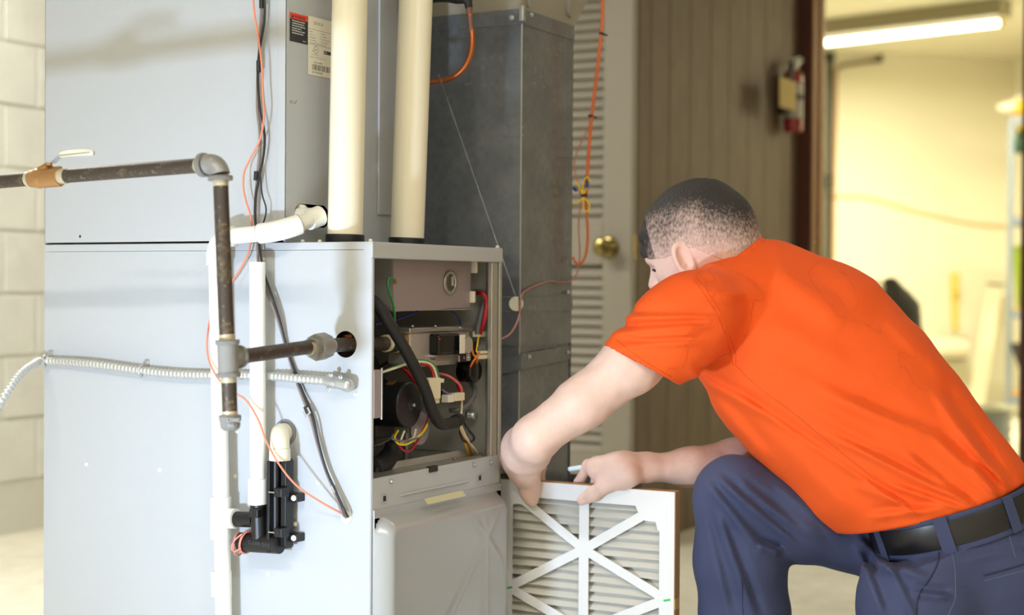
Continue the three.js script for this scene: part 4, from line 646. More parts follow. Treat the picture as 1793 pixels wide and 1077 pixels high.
// ---------------------------------------------------------------- pleated air filter half pulled out of its slot
const FZ = -0.497, FTOP = onZ(1180, 862, FZ).y;
{
  const x1 = onZ(1181, 900, FZ).x, x0 = x1 - 0.625, y0 = 0.012, th = 0.024, y1 = FTOP;
  const o = thing('air_filter', 'white cardboard-framed pleated air filter pulled half out of its slot', 'air filter', V((x0 + x1) / 2, y0, FZ - th / 2));
  const P = (n, g, m = M.filterW, p = o) => part(o, n, g, m, p), zf = FZ;
  const q = (px, py) => onZ(px, py, zf);
  const bx = (a, b) => box([a[0], a[1], zf - 0.0012], [b[0], b[1], zf], 0.0004);
  const wB = 0.030, topB = 0.031, xm = q(1020, 960).x, ym = q(1020, 962).y, hw = 0.0095;
  P('frame_face', merge([bx([x1 - wB, y0 + topB], [x1, y1 - topB]), bx([x0, y0 + topB], [x0 + wB, y1 - topB]), bx([x0, y1 - topB], [x1, y1]), bx([x0, y0], [x1, y0 + topB])]));
  P('card_edge', merge([box([x0, y1 - 0.0012, zf - th], [x1, y1 + 0.0006, zf - 0.0008]), box([x1 - 0.0012, y0, zf - th], [x1 + 0.0014, y1, zf - 0.0008]), box([x0, y0 - 0.0006, zf - th], [x1, y0 + 0.0012, zf - 0.0008]), box([x0 - 0.0014, y0, zf - th], [x0 + 0.0012, y1, zf - 0.0008])]), M.card);
  // die-cut lattice: uprights and diagonals repeating along the length
  const px2 = q(892, 1028), pitchX = (xm - px2.x), ystar2 = px2.y;
  let lift = 0; const strut = (a, b, w) => { lift += 0.00009; const d = b.clone().sub(a), u = d.clone().normalize(), n = V(-u.y, u.x, 0); return obox(a.clone().add(b).multiplyScalar(0.5).add(V(0, 0, -0.0009 + lift)), u, n, V(0, 0, 1), d.length(), w, 0.0012); };
  const S = (px, py) => q(px, py).setZ(zf - 0.0002), hub = S(1022, 962), lhub = S(890, 1028), rhub = S(1166, 1050);
  P('upright', strut(V(hub.x, y1 - 0.02, zf), V(hub.x, y0 + 0.02, zf), 0.0205)); P('upright', strut(V(lhub.x, y1 - 0.02, zf), V(lhub.x, y0 + 0.02, zf), 0.0165));
  P('diagonal', strut(S(916, 876), hub, 0.018)); P('diagonal', strut(hub, S(1165, 880), 0.018)); P('diagonal', strut(hub, lhub, 0.018)); P('diagonal', strut(hub, rhub, 0.018));
  const below = V(hub.x, 2 * rhub.y - hub.y, zf); P('diagonal', strut(below, lhub, 0.018)); P('diagonal', strut(below, rhub, 0.018));
  P('diagonal', strut(lhub, S(758, 955), 0.018)); P('diagonal', strut(lhub, V(2 * lhub.x - hub.x, below.y, zf), 0.018)); P('diagonal', strut(S(890, 1028), S(846, 880), 0.0001 + 0.016)); P('diagonal', strut(below, V(x1 - 0.02, y0 + 0.02, zf), 0.018));
  const gus = (l) => { const s = new THREE.Shape(l.map((p) => new THREE.Vector2(p.x, p.y)).reverse()); const g = new THREE.ExtrudeGeometry(s, { depth: 0.0012, bevelEnabled: false }); g.translate(0, 0, zf - 0.0008); return boxUV(g); };
   P('gusset', gus([S(945, 862), S(872, 860), S(872, 888), S(905, 882), S(926, 886), S(945, 872)]));
  P('gusset', gus([S(1168, 872), S(1100, 874), S(1112, 884), S(1118, 898), S(1130, 912), S(1148, 914), S(1152, 930), S(1168, 930)]));
  // pleats: wavy folded media behind the lattice
  const N = 330, pos = [], idx = [], pl = 0.0178, K = 22; const yA = y0 + 0.01, yB = y1 - 0.01;
  for (let j = 0; j <= N; j++) for (let i = 0; i <= K; i++) {
    const t = j / N, s = i / K, x = x0 + 0.01 + (x1 - x0 - 0.02) * s, ph = (t * (yB - yA)) / pl, w = 0.0022 * noise(x * 14, Math.floor(ph) * 3.1, 1.7), f = ph - Math.floor(ph), tri = f < 0.14 ? f / 0.14 : 1 - (f - 0.14) / 0.86;
    pos.push(x, yA + (yB - yA) * t + w, zf - 0.0225 + 0.0185 * tri + 0.001 * noise(x * 40, t * 60, 4));
  }
  for (let j = 0; j < N; j++) for (let i = 0; i < K; i++) { const a = j * (K + 1) + i, b = a + K + 1; idx.push(a, a + 1, b, a + 1, b + 1, b); }
  const g = new THREE.BufferGeometry(); g.setAttribute('position', new THREE.Float32BufferAttribute(pos, 3)); g.setIndex(idx); g.computeVertexNormals();
  P('pleated_media', boxUV(g), std(0xd6d3ca, 0.95, 0, { side: THREE.DoubleSide }));
  for (const h of [lhub, rhub]) P('green_mark', obox(h.clone().add(V(0.002, -0.001, 0.0004)), V(0.97, 0.24, 0), V(-0.24, 0.97, 0), V(0, 0, 1), 0.014, 0.004, 0.0006), std(0x3fc060, 0.6));
  const tq = onZ(1190, 1060, FZ); P('tape', obox(V(x1 + 0.002, tq.y, zf - 0.01), V(1, 0, 0), V(0, 1, 0), V(0, 0, 1), 0.0016, 0.02, 0.022), std(0xc9a468, 0.5));
}
{ // floor-side sheet metal channel seen behind the filter
  const o = thing('metal_channel', 'grey punched metal channel lying behind the filter', 'metal channel', at(1060, 850, 3.5));
  const q = (px, py) => onZ(px, py, -0.82), a = q(955, 848), b = q(1125, 880);
  part(o, 'web', box([a.x - 0.2, b.y - 0.02, -0.83], [b.x, q(1000, 830).y, -0.82], 0.001), M.galv);
  part(o, 'lip', box([a.x - 0.2, q(1000, 824).y, -0.85], [q(960, 824).x + 0.02, q(1000, 818).y, -0.818], 0.001), M.dark);
  for (const [px, py] of [[1105, 853], [1090, 862]]) part(o, 'punched_hole', cyl(q(px, py).setZ(-0.8196), q(px, py).setZ(-0.8188), 0.004, 0.004, 12), M.dark);
  part(o, 'leg', box([a.x - 0.2, 0, -0.83], [a.x - 0.17, b.y, -0.82]), M.galv); part(o, 'leg', box([b.x - 0.03, 0, -0.83], [b.x, b.y, -0.82]), M.galv);
}
// ---------------------------------------------------------------- person: distance fields meshed with surface nets
const camR = V(1, 0, 0).applyQuaternion(camera.quaternion), camU = V(0, 1, 0).applyQuaternion(camera.quaternion), camD = V(0, 0, -1).applyQuaternion(camera.quaternion);
const proj = (x, y, z) => { const a = x - C0.x, b = y - C0.y, c = z - C0.z, d = a * camD.x + b * camD.y + c * camD.z; return [W / 2 + FPX * (a * camR.x + b * camR.y + c * camR.z) / d, H / 2 - FPX * (a * camU.x + b * camU.y + c * camU.z) / d, d]; };
const smin = (a, b, k) => { const h = Math.max(k - Math.abs(a - b), 0) / k; return Math.min(a, b) - h * h * k * 0.25; };
const smax = (a, b, k) => -smin(-a, -b, k);
function cap(a, b, ra, rb = ra) {                                    // tapered capsule
  const dx = b.x - a.x, dy = b.y - a.y, dz = b.z - a.z, L = dx * dx + dy * dy + dz * dz + 1e-12;
  return (x, y, z) => { const px = x - a.x, py = y - a.y, pz = z - a.z, h = Math.max(0, Math.min(1, (px * dx + py * dy + pz * dz) / L)); return Math.hypot(px - h * dx, py - h * dy, pz - h * dz) - (ra + (rb - ra) * h); };
}
function ell(c, u, v, w, ru, rv, rw) {                               // ellipsoid with axes
  const m = Math.min(ru, rv, rw);
  return (x, y, z) => { const a = x - c.x, b = y - c.y, e = z - c.z, p = (a * u.x + b * u.y + e * u.z) / ru, q = (a * v.x + b * v.y + e * v.z) / rv, r = (a * w.x + b * w.y + e * w.z) / rw, k0 = Math.hypot(p, q, r), k1 = Math.hypot(p / ru, q / rv, r / rw); return k1 > 1e-9 ? k0 * (k0 - 1) / k1 : -m; };
}
function limb(list, k = 0.03, dAxis = camD) {                        // chain of elliptical sections: [point, half width across the view, half depth]
  const segs = []; for (let i = 0; i + 1 < list.length; i++) { const [a, u0, v0] = list[i], [b, u1, v1] = list[i + 1], T = b.clone().sub(a), L = T.length(); T.normalize(); const D = dAxis.clone().addScaledVector(T, -dAxis.dot(T)).normalize(), U = T.clone().cross(D).normalize(); segs.push([a, T, U, D, L, u0, u1, v0, v1]); }
  return (x, y, z) => { let d = 1e9; for (const [a, T, U, D, L, u0, u1, v0, v1] of segs) { const px = x - a.x, py = y - a.y, pz = z - a.z, t = px * T.x + py * T.y + pz * T.z, h = Math.max(0, Math.min(1, t / L)), e = t - h * L, u = px * U.x + py * U.y + pz * U.z, v = px * D.x + py * D.y + pz * D.z, ru = u0 + (u1 - u0) * h, rv = v0 + (v1 - v0) * h, m = Math.min(ru, rv); const k0 = Math.hypot(u / ru, v / rv, e / m), k1 = Math.hypot(u / ru / ru, v / rv / rv, e / m / m), s = k1 > 1e-9 ? k0 * (k0 - 1) / k1 : -m; d = d > 1e8 ? s : smin(d, s, k); } return d; };
}
const uni = (l, k) => (x, y, z) => { let d = l[0](x, y, z); for (let i = 1; i < l.length; i++) d = smin(d, l[i](x, y, z), k); return d; };
function nets(f, lo, hi, h, colorFn) {                               // surface nets on a grid of cell size h
  const nx = Math.ceil((hi.x - lo.x) / h) + 1, ny = Math.ceil((hi.y - lo.y) / h) + 1, nz = Math.ceil((hi.z - lo.z) / h) + 1, F = new Float32Array(nx * ny * nz), id = (i, j, k) => (k * ny + j) * nx + i;
  // coarse pass first: skip blocks far from the surface
  const B = 4; for (let k = 0; k < nz; k += B) for (let j = 0; j < ny; j += B) for (let i = 0; i < nx; i += B) {
    const c = f(lo.x + (i + 1.5) * h, lo.y + (j + 1.5) * h, lo.z + (k + 1.5) * h), far = Math.abs(c) > h * 7;
    for (let c2 = k; c2 < Math.min(nz, k + B); c2++) for (let b = j; b < Math.min(ny, j + B); b++) for (let a = i; a < Math.min(nx, i + B); a++) F[id(a, b, c2)] = far ? c : f(lo.x + a * h, lo.y + b * h, lo.z + c2 * h);
  }
  const vid = new Int32Array(nx * ny * nz).fill(-1), pos = [], idx = [];
  for (let k = 0; k < nz - 1; k++) for (let j = 0; j < ny - 1; j++) for (let i = 0; i < nx - 1; i++) {
    let m = 0; const c = []; for (let q = 0; q < 8; q++) { const v = F[id(i + (q & 1), j + (q >> 1 & 1), k + (q >> 2))]; c.push(v); if (v < 0) m |= 1 << q; }
    if (m === 0 || m === 255) continue;
    let sx = 0, sy = 0, sz = 0, n = 0;
    for (let a = 0; a < 8; a++) for (const bit of [1, 2, 4]) { if (a & bit) continue; const b = a | bit; if ((c[a] < 0) === (c[b] < 0)) continue; const t = c[a] / (c[a] - c[b]); sx += (a & 1) + (bit === 1 ? t : 0); sy += (a >> 1 & 1) + (bit === 2 ? t : 0); sz += (a >> 2) + (bit === 4 ? t : 0); n++; }
    vid[id(i, j, k)] = pos.length / 3; pos.push(lo.x + (i + sx / n) * h, lo.y + (j + sy / n) * h, lo.z + (k + sz / n) * h);
  }
  const quad = (a, b, c, d, flip) => { if (a < 0 || b < 0 || c < 0 || d < 0) return; flip ? idx.push(a, c, b, a, d, c) : idx.push(a, b, c, a, c, d); };
  for (let k = 1; k < nz - 1; k++) for (let j = 1; j < ny - 1; j++) for (let i = 1; i < nx - 1; i++) {
    const s = F[id(i, j, k)] < 0;
    if (s !== F[id(i + 1, j, k)] < 0) quad(vid[id(i, j - 1, k - 1)], vid[id(i, j, k - 1)], vid[id(i, j, k)], vid[id(i, j - 1, k)], !s);
    if (s !== F[id(i, j + 1, k)] < 0) quad(vid[id(i - 1, j, k - 1)], vid[id(i - 1, j, k)], vid[id(i, j, k)], vid[id(i, j, k - 1)], !s);
    if (s !== F[id(i, j, k + 1)] < 0) quad(vid[id(i - 1, j - 1, k)], vid[id(i, j - 1, k)], vid[id(i, j, k)], vid[id(i - 1, j, k)], !s);
  }
  const nv = pos.length / 3, nor = new Float32Array(nv * 3), e = h * 0.5, uv = new Float32Array(nv * 2), col = colorFn ? new Float32Array(nv * 3) : null;
  for (let i = 0; i < nv; i++) {
    const x = pos[3 * i], y = pos[3 * i + 1], z = pos[3 * i + 2], gx = f(x + e, y, z) - f(x - e, y, z), gy = f(x, y + e, z) - f(x, y - e, z), gz = f(x, y, z + e) - f(x, y, z - e), l = Math.hypot(gx, gy, gz) || 1;
    nor[3 * i] = gx / l; nor[3 * i + 1] = gy / l; nor[3 * i + 2] = gz / l; const ax = Math.abs(gx), az = Math.abs(gz); uv[2 * i] = ax > az ? z : x; uv[2 * i + 1] = y;
    if (col) { const c = colorFn(x, y, z); col[3 * i] = c[0]; col[3 * i + 1] = c[1]; col[3 * i + 2] = c[2]; }
  }
  const g = new THREE.BufferGeometry(); g.setAttribute('position', new THREE.Float32BufferAttribute(pos, 3)); g.setAttribute('normal', new THREE.BufferAttribute(nor, 3)); g.setAttribute('uv', new THREE.BufferAttribute(uv, 2)); if (col) g.setAttribute('color', new THREE.BufferAttribute(col, 3)); g.setIndex(idx); return g;
}
function bounds(pts, pad) { const b = new THREE.Box3().setFromPoints(pts); b.min.subScalar(pad); b.max.addScalar(pad); return b; }
const mm = (px, d) => px / FPX * d;                                  // picture length at a distance, in metres
const creases = (list) => (x, y, z) => { const [sx, sy] = proj(x, y, z); let s = 0; for (const [x0, y0, x1, y1, w, amp] of list) { const dx = x1 - x0, dy = y1 - y0, t = ((sx - x0) * dx + (sy - y0) * dy) / (dx * dx + dy * dy); if (t < -0.15 || t > 1.15) continue; const q = Math.max(0, Math.min(1, t)), n = ((sx - x0) * dy - (sy - y0) * dx) / Math.hypot(dx, dy), e = sm(-0.15, 0.2, t) * (1 - sm(0.8, 1.15, t)); if (Math.abs(n) < 3.2 * w) s += amp * e * (Math.exp(-n * n / (w * w)) - 0.75 * Math.exp(-((n - 1.5 * w) ** 2) / (w * w)));  } return s; };

const personBase = V(at(1420, 900, 2.8).x, 0, at(1420, 900, 2.8).z);
const man = thing('person', 'kneeling person in orange polo shirt and navy trousers bending over the filter', 'person', personBase);
const skinC = [0.80, 0.56, 0.48];
const skin = new THREE.MeshPhysicalMaterial({ vertexColors: true, roughness: 0.55, sheen: 0.1 });
const zq = (px, py, dz) => onZ(px, py, FZ + dz);
// joints
const J = {
  neck: at(1312, 492, 2.84), lSh: at(1205, 552, 2.71), rSh: at(1418, 528, 2.98), lEl: at(942, 762, 2.71), rEl: at(1400, 800, 3.03),
  lWr: at(905, 800, 2.925), rWr: at(1128, 819, 2.915),
};
// left arm with hand: thumb on the face of the filter, fingers reaching over its top edge
const lHand = [cap(J.lWr, at(918, 822, 2.955), 0.026, 0.028), cap(at(912, 815, 2.95), zq(925, 842, 0.012), 0.026, 0.018),
  cap(at(920, 825, 2.96), zq(927, 848, 0.013), 0.02, 0.0135), cap(zq(927, 848, 0.013), zq(928, 864, 0.0115), 0.0125, 0.0115), cap(zq(928, 864, 0.0115), zq(931, 878, 0.0108), 0.0115, 0.0098)];
const lFing = [];
for (const [px, r] of [[882, 0.0088], [901, 0.0095], [921, 0.0098], [946, 0.0096]]) lFing.push([cap(at(900 + (px - 900) * 0.6, 808, 2.97), zq(px, 818, -0.034), 0.012, r), cap(zq(px, 818, -0.034), zq(px + 2, 862, -0.037), r, r * 0.9)]);
const lArmParts = uni([limb([[J.lSh, 0.054, 0.055], [at(1105, 637, 2.71), 0.051, 0.052], [at(1020, 705, 2.71), 0.044, 0.046], [J.lEl, 0.039, 0.041]], 0.02), cap(at(934, 772, 2.72), at(922, 787, 2.80), 0.0385, 0.042), cap(at(922, 787, 2.80), J.lWr, 0.042, 0.0275), ...lHand], 0.022);
const lFingAll = lFing.map((c) => uni(c, 0.012));
const lArm = (x, y, z) => { let d = lArmParts(x, y, z); for (const f of lFingAll) d = smin(d, f(x, y, z), 0.008); return d - 0.0012 * noise(x * 40, y * 40, z * 40); };
// right arm with hand
const rPalm = uni([cap(J.rWr, zq(1085, 818, 0.002), 0.027, 0.027), cap(zq(1095, 817, -0.004), zq(1043, 817, -0.012), 0.024, 0.0195), cap(zq(1095, 826, 0.004), zq(1052, 826, -0.002), 0.024, 0.02), cap(zq(1100, 834, 0.004), zq(1092, 845, 0.0), 0.018, 0.013)], 0.02);
const rThumb = uni([cap(zq(1098, 830, 0.016), zq(1058, 851, 0.017), 0.019, 0.0135), cap(zq(1058, 851, 0.017), zq(1038, 865, 0.014), 0.0132, 0.0125), cap(zq(1038, 865, 0.014), zq(1019, 876, 0.0115), 0.0125, 0.0102)], 0.012);
const rFing = [[1030, 814, 1013, 846], [1046, 816, 1040, 862], [1066, 820, 1062, 862], [1086, 824, 1084, 860]].map(([a, b, c, d], i) => uni([cap(zq(a + 16, b + 2, -0.014), zq(a, b, -0.026), 0.013, 0.0108), cap(zq(a, b, -0.026), zq(c, d, -0.036), 0.0106, 0.0092), cap(zq(c, d, -0.036), zq(c + 2, d + 16, -0.036), 0.0092, 0.0078)], 0.008));
const rArmParts = uni([cap(J.rSh, J.rEl, 0.05, 0.045), limb([[J.rEl, 0.05, 0.046], [at(1290, 812, 2.975), 0.0475, 0.044], [at(1205, 818, 2.94), 0.0345, 0.036], [J.rWr, 0.0225, 0.028]], 0.02), rPalm], 0.02);
const rArm = (x, y, z) => { let d = smin(rArmParts(x, y, z), rThumb(x, y, z), 0.012); for (const f of rFing) d = smin(d, f(x, y, z), 0.006); return d - 0.001 * noise(x * 40, y * 40, z * 40); };
// head frame
const psi = 22 * Math.PI / 180, hUp = camR.clone().multiplyScalar(-0.33).addScaledVector(camU, 0.944).normalize(), hIn = camR.clone().multiplyScalar(-0.944).addScaledVector(camU, -0.33).normalize();
const hF = hIn.clone().multiplyScalar(Math.cos(psi)).addScaledVector(camD, Math.sin(psi)).normalize(), hL = hUp.clone().cross(hF).normalize(), hC = at(1227, 409, 2.86);
const hp = (f, u, l) => hC.clone().addScaledVector(hF, f).addScaledVector(hUp, u).addScaledVector(hL, l);
const hLoc = (x, y, z) => { const a = x - hC.x, b = y - hC.y, c = z - hC.z; return [a * hF.x + b * hF.y + c * hF.z, a * hUp.x + b * hUp.y + c * hUp.z, a * hL.x + b * hL.y + c * hL.z]; };
const cranium = uni([ell(hp(0.0, 0.004, 0), hF, hUp, hL, 0.099, 0.092, 0.077), ell(hp(-0.022, -0.012, 0), hF, hUp, hL, 0.076, 0.074, 0.072), ell(hp(0.05, -0.012, 0), hF, hUp, hL, 0.052, 0.07, 0.064)], 0.03);
const face = uni([ell(hp(0.045, -0.065, 0), hF, hUp, hL, 0.055, 0.075, 0.058), cap(hp(0.0, -0.075, 0.048), hp(0.075, -0.125, 0.014), 0.017, 0.017), cap(hp(0.0, -0.075, -0.048), hp(0.075, -0.125, -0.014), 0.017, 0.017), cap(hp(0.072, -0.128, 0.008), hp(0.072, -0.128, -0.008), 0.017), cap(hp(0.092, -0.012, 0.026), hp(0.092, -0.012, -0.026), 0.0125), ell(hp(0.066, -0.052, 0.04), hF, hUp, hL, 0.026, 0.02, 0.02), ell(hp(0.066, -0.052, -0.04), hF, hUp, hL, 0.026, 0.02, 0.02)], 0.02);
const nose = uni([cap(hp(0.099, -0.025, 0), hp(0.118, -0.062, 0), 0.008, 0.0105), cap(hp(0.108, -0.066, 0.011), hp(0.108, -0.066, -0.011), 0.0075)], 0.008), mouth = uni([cap(hp(0.093, -0.089, 0.016), hp(0.093, -0.089, -0.016), 0.0065), cap(hp(0.091, -0.099, 0.014), hp(0.091, -0.099, -0.014), 0.0068)], 0.004);
const neckS = uni([cap(hp(-0.02, -0.06, 0), J.neck, 0.05, 0.06), cap(hp(-0.045, -0.045, 0), at(1308, 480, 2.84), 0.042, 0.05)], 0.03);
const earOne = (s) => { const eU = hUp.clone().multiplyScalar(0.985).addScaledVector(hF, 0.05).addScaledVector(hL, s * 0.12).normalize(), eL = hL.clone().multiplyScalar(s * 0.86).addScaledVector(hF, -0.5).normalize(), eF = eU.clone().cross(eL).normalize(), c = hp(0.025, -0.036, s * 0.081);
  const disc = ell(c, eF, eU, eL, 0.0195, 0.036, 0.0095), bowl = ell(c.clone().addScaledVector(eL, 0.009).addScaledVector(eF, 0.001).addScaledVector(eU, 0.003), eF, eU, eL, 0.0125, 0.025, 0.0115), lobe = ell(c.clone().addScaledVector(eU, -0.03).addScaledVector(eF, 0.003), eF, eU, eL, 0.009, 0.011, 0.006), tragus = cap(hp(0.034, -0.042, s * 0.075), hp(0.029, -0.046, s * 0.082), 0.005, 0.004);
  return (x, y, z) => smin(smin(smax(disc(x, y, z), -bowl(x, y, z), 0.004), lobe(x, y, z), 0.006), tragus(x, y, z), 0.004); };
const earN = earOne(1), earP = earOne(-1), eyeSock = [1, -1].map((s) => ell(hp(0.098, -0.038, s * 0.031), hF, hUp, hL, 0.014, 0.0095, 0.016)), eyeBall = [1, -1].map((s) => ell(hp(0.083, -0.038, s * 0.031), hF, hUp, hL, 0.0125, 0.0118, 0.0125));
const skull = (x, y, z) => smin(smin(cranium(x, y, z), face(x, y, z), 0.025), neckS(x, y, z), 0.03);
const head = (x, y, z) => { let d = smin(cranium(x, y, z), face(x, y, z), 0.025); d = smin(d, nose(x, y, z), 0.01); for (const e of eyeSock) d = smax(d, -e(x, y, z), 0.012); for (const e of eyeBall) d = smin(d, e(x, y, z), 0.002); d = smin(d, mouth(x, y, z), 0.005); d = smin(d, neckS(x, y, z), 0.03); return smin(smin(d, earN(x, y, z), 0.005), earP(x, y, z), 0.005); };
const skinCol = (x, y, z) => { const n = 0.5 + 0.5 * noise(x * 30, y * 30, z * 30), m = 0.5 + 0.5 * noise(x * 160 + 5, y * 160, z * 160); const k = 0.93 + 0.1 * n + 0.05 * (m - 0.5); return [skinC[0] * k, skinC[1] * k * (0.97 + 0.05 * m), skinC[2] * k * (0.95 + 0.08 * m)]; };
// arm hair: fine dark flecks along the outer forearm
const bodyCore = uni([limb([[J.neck, 0.06, 0.06], [at(1328, 560, 2.84), 0.11, 0.11], [at(1475, 695, 2.83), 0.135, 0.11], [at(1600, 830, 2.80), 0.12, 0.10], [at(1700, 960, 2.78), 0.12, 0.11]], 0.03), cap(J.neck, J.lSh, 0.05, 0.045), cap(J.neck, J.rSh, 0.05, 0.045), cap(at(1660, 975, 2.86), at(1290, 875, 2.83), 0.065, 0.05), cap(at(1290, 875, 2.83), at(1302, 1270, 2.86), 0.048, 0.036), cap(at(1635, 1000, 2.72), at(1570, 1300, 2.68), 0.07, 0.05)], 0.03);
{
  const all = [];
  const bl = bounds([J.lSh, at(880, 780, 2.72), at(940, 890, 3.05), at(1250, 560, 2.66), at(930, 800, 2.64)], 0.03); all.push(nets(lArm, bl.min, bl.max, 0.0034, skinCol));
  const br = bounds([at(990, 800, 2.92), at(1440, 850, 3.08), at(1440, 480, 3.0), at(1010, 900, 2.9), at(1100, 800, 3.0)], 0.045); all.push(nets(rArm, br.min, br.max, 0.0036, skinCol));
  const bh = bounds([hp(0.14, 0.12, 0.1), hp(-0.12, 0.12, -0.1), hp(0.14, -0.17, 0.1), hp(-0.12, -0.17, -0.1), J.neck], 0.03); all.push(nets(head, bh.min, bh.max, 0.0028, skinCol));
  const bc = bounds([at(1200, 420, 2.7), at(1800, 1100, 2.6), at(1250, 1340, 2.9), at(1550, 1340, 2.6), at(1450, 480, 3.05)], 0.09); all.push(nets(bodyCore, bc.min, bc.max, 0.013, skinCol));
  const g = mergeGeometries(all); part(man, 'body', g, skin);
}
{ // cropped hair: dark on top, speckled fade on the sides
  const tuft = uni([cap(hp(0.094, 0.03, 0.036), hp(0.098, 0.032, -0.03), 0.011, 0.011), cap(hp(0.106, 0.006, 0.022), hp(0.11, 0.008, -0.03), 0.0085, 0.0085), cap(hp(0.113, -0.008, 0.012), hp(0.115, -0.006, -0.03), 0.006, 0.006), cap(hp(0.068, 0.058, 0.035), hp(0.068, 0.06, -0.035), 0.012)], 0.012);
  const hair = (x, y, z) => {
    const [f, u, l] = hLoc(x, y, z), top = sm(0.03, 0.075, u + 0.25 * f), low = u + 0.16 * f * (f > 0 ? 1 : 0.2);
    let d = skull(x, y, z) - 0.0012 - 0.005 * top - 0.0009 * noise(x * 300, y * 300, z * 300) * (0.5 + top);
    d = smin(d, tuft(x, y, z) - 0.003 * noise(x * 130, y * 60, z * 130), 0.012);
    const line = (f > 0.07 ? -0.02 + 0.3 * (f - 0.07) : f > 0.0 ? -0.02 : -0.02 - 1.0 * -f) + 0.003 * noise(x * 90, y * 90, z * 90);
    return Math.max(d, Math.max(line, -0.085) - u, -(skull(x, y, z) + 0.004));
  };
  const hairCol = (x, y, z) => {
    const [f, u, l] = hLoc(x, y, z), back = sm(0.0, -0.08, f), q = u + 0.35 * back * 0.12 + (f > 0.08 ? 0.05 : 0) - (1 - Math.abs(l) / 0.08) * -0.02;
    const dens = sm(-0.07, 0.116, q + 0.016 * noise(x * 22, y * 22, z * 22)) * sm(-0.085, -0.03, u + 0.9 * Math.min(0, f) * -0.3 + 0.01), n = 0.5 + 0.5 * noise(x * 420, y * 190, z * 420), n2 = 0.5 + 0.5 * noise(x * 190 + 7, y * 120, z * 190);
    const k = Math.max(0, Math.min(1, dens * 1.25 + (0.62 * n + 0.38 * n2 - 0.5) * 1.5 * (1 - Math.abs(2 * dens - 1) * 0.75) - 0.08)), t = Math.max(k, sm(0.082, 0.098, u + 0.2 * f), sm(0.088, 0.098, f));
    const s = skinCol(x, y, z), h = [0.028, 0.022, 0.02]; return [0, 1, 2].map((i) => s[i] + (h[i] - s[i]) * (0.06 + 0.94 * t));
  };
  const bh = bounds([hp(0.14, 0.12, 0.1), hp(-0.12, 0.12, -0.1), hp(0.14, -0.08, 0.1), hp(-0.12, -0.08, -0.1)], 0.01);
  part(man, 'hair', nets(hair, bh.min, bh.max, 0.0019, hairCol), new THREE.MeshStandardMaterial({ vertexColors: true, roughness: 0.75 }), man, 'short dark hair with faded sides');
  const brow = (s) => tube([hp(0.101, -0.018, s * 0.014), hp(0.1, -0.013, s * 0.03), hp(0.09, -0.018, s * 0.045)], (t) => 0.0045 * (1 - 0.6 * t), 8); part(man, 'eyebrow', brow(1), std(0x1c1614, 0.8)); part(man, 'eyebrow', brow(-1), std(0x1c1614, 0.8));
  const lash = (s) => tube([hp(0.1, -0.036, s * 0.022), hp(0.101, -0.034, s * 0.032), hp(0.094, -0.038, s * 0.043)], 0.0016, 6); part(man, 'eyelash', lash(1), std(0x15110f, 0.8)); part(man, 'eyelash', lash(-1), std(0x15110f, 0.8));
}
// shirt
const beltA = at(1520, 940, 2.66), beltB = at(1792, 848, 2.66), beltDir = beltB.clone().sub(beltA).normalize(), beltUp = beltDir.clone().cross(camD).normalize().multiplyScalar(-1); if (beltUp.dot(camU) < 0) beltUp.negate();
const S = (a, b, d, rv) => [at((a[0] + b[0]) / 2, (a[1] + b[1]) / 2, d), mm(Math.hypot(a[0] - b[0], a[1] - b[1]) / 2, d), rv];
const torso = limb([S([1418, 480], [1246, 566], 2.84, 0.085), S([1446, 470], [1222, 640], 2.845, 0.125), S([1535, 508], [1268, 730], 2.84, 0.15), S([1622, 598], [1332, 798], 2.825, 0.155), S([1692, 694], [1410, 876], 2.80, 0.15), S([1748, 772], [1492, 930], 2.78, 0.145), S([1792, 836], [1540, 960], 2.765, 0.142), S([1830, 920], [1570, 1020], 2.765, 0.14)], 0.035);
const cuffA = at(1063, 606, 2.71), cuffB = at(1186, 673, 2.71), cuffDir = cuffB.clone().sub(cuffA).normalize(), cuffN = cuffDir.clone().cross(camD).normalize(); if (cuffN.dot(J.lSh.clone().sub(cuffA)) < 0) cuffN.negate();
const shoulders = uni([cap(at(1320, 516, 2.84), at(1258, 524, 2.775), 0.062, 0.057), cap(at(1258, 524, 2.775), J.lSh, 0.056, 0.066), cap(J.lSh, at(1180, 566, 2.70), 0.066, 0.066), cap(at(1330, 486, 2.87), at(1432, 522, 2.97), 0.055, 0.062)], 0.035);
const sleeve = limb([[at(1222, 556, 2.72), 0.076, 0.074], [at(1172, 596, 2.71), 0.073, 0.068], [at(1120, 640, 2.71), 0.0655, 0.064], [at(1070, 690, 2.71), 0.064, 0.062]], 0.02);
const sleeveIn = limb([[at(1160, 606, 2.71), 0.05, 0.05], [at(1120, 640, 2.71), 0.0565, 0.0565], [at(1050, 706, 2.71), 0.058, 0.0575]], 0.02);
const rSleeve = cap(J.rSh, at(1424, 640, 3.0), 0.066, 0.062);
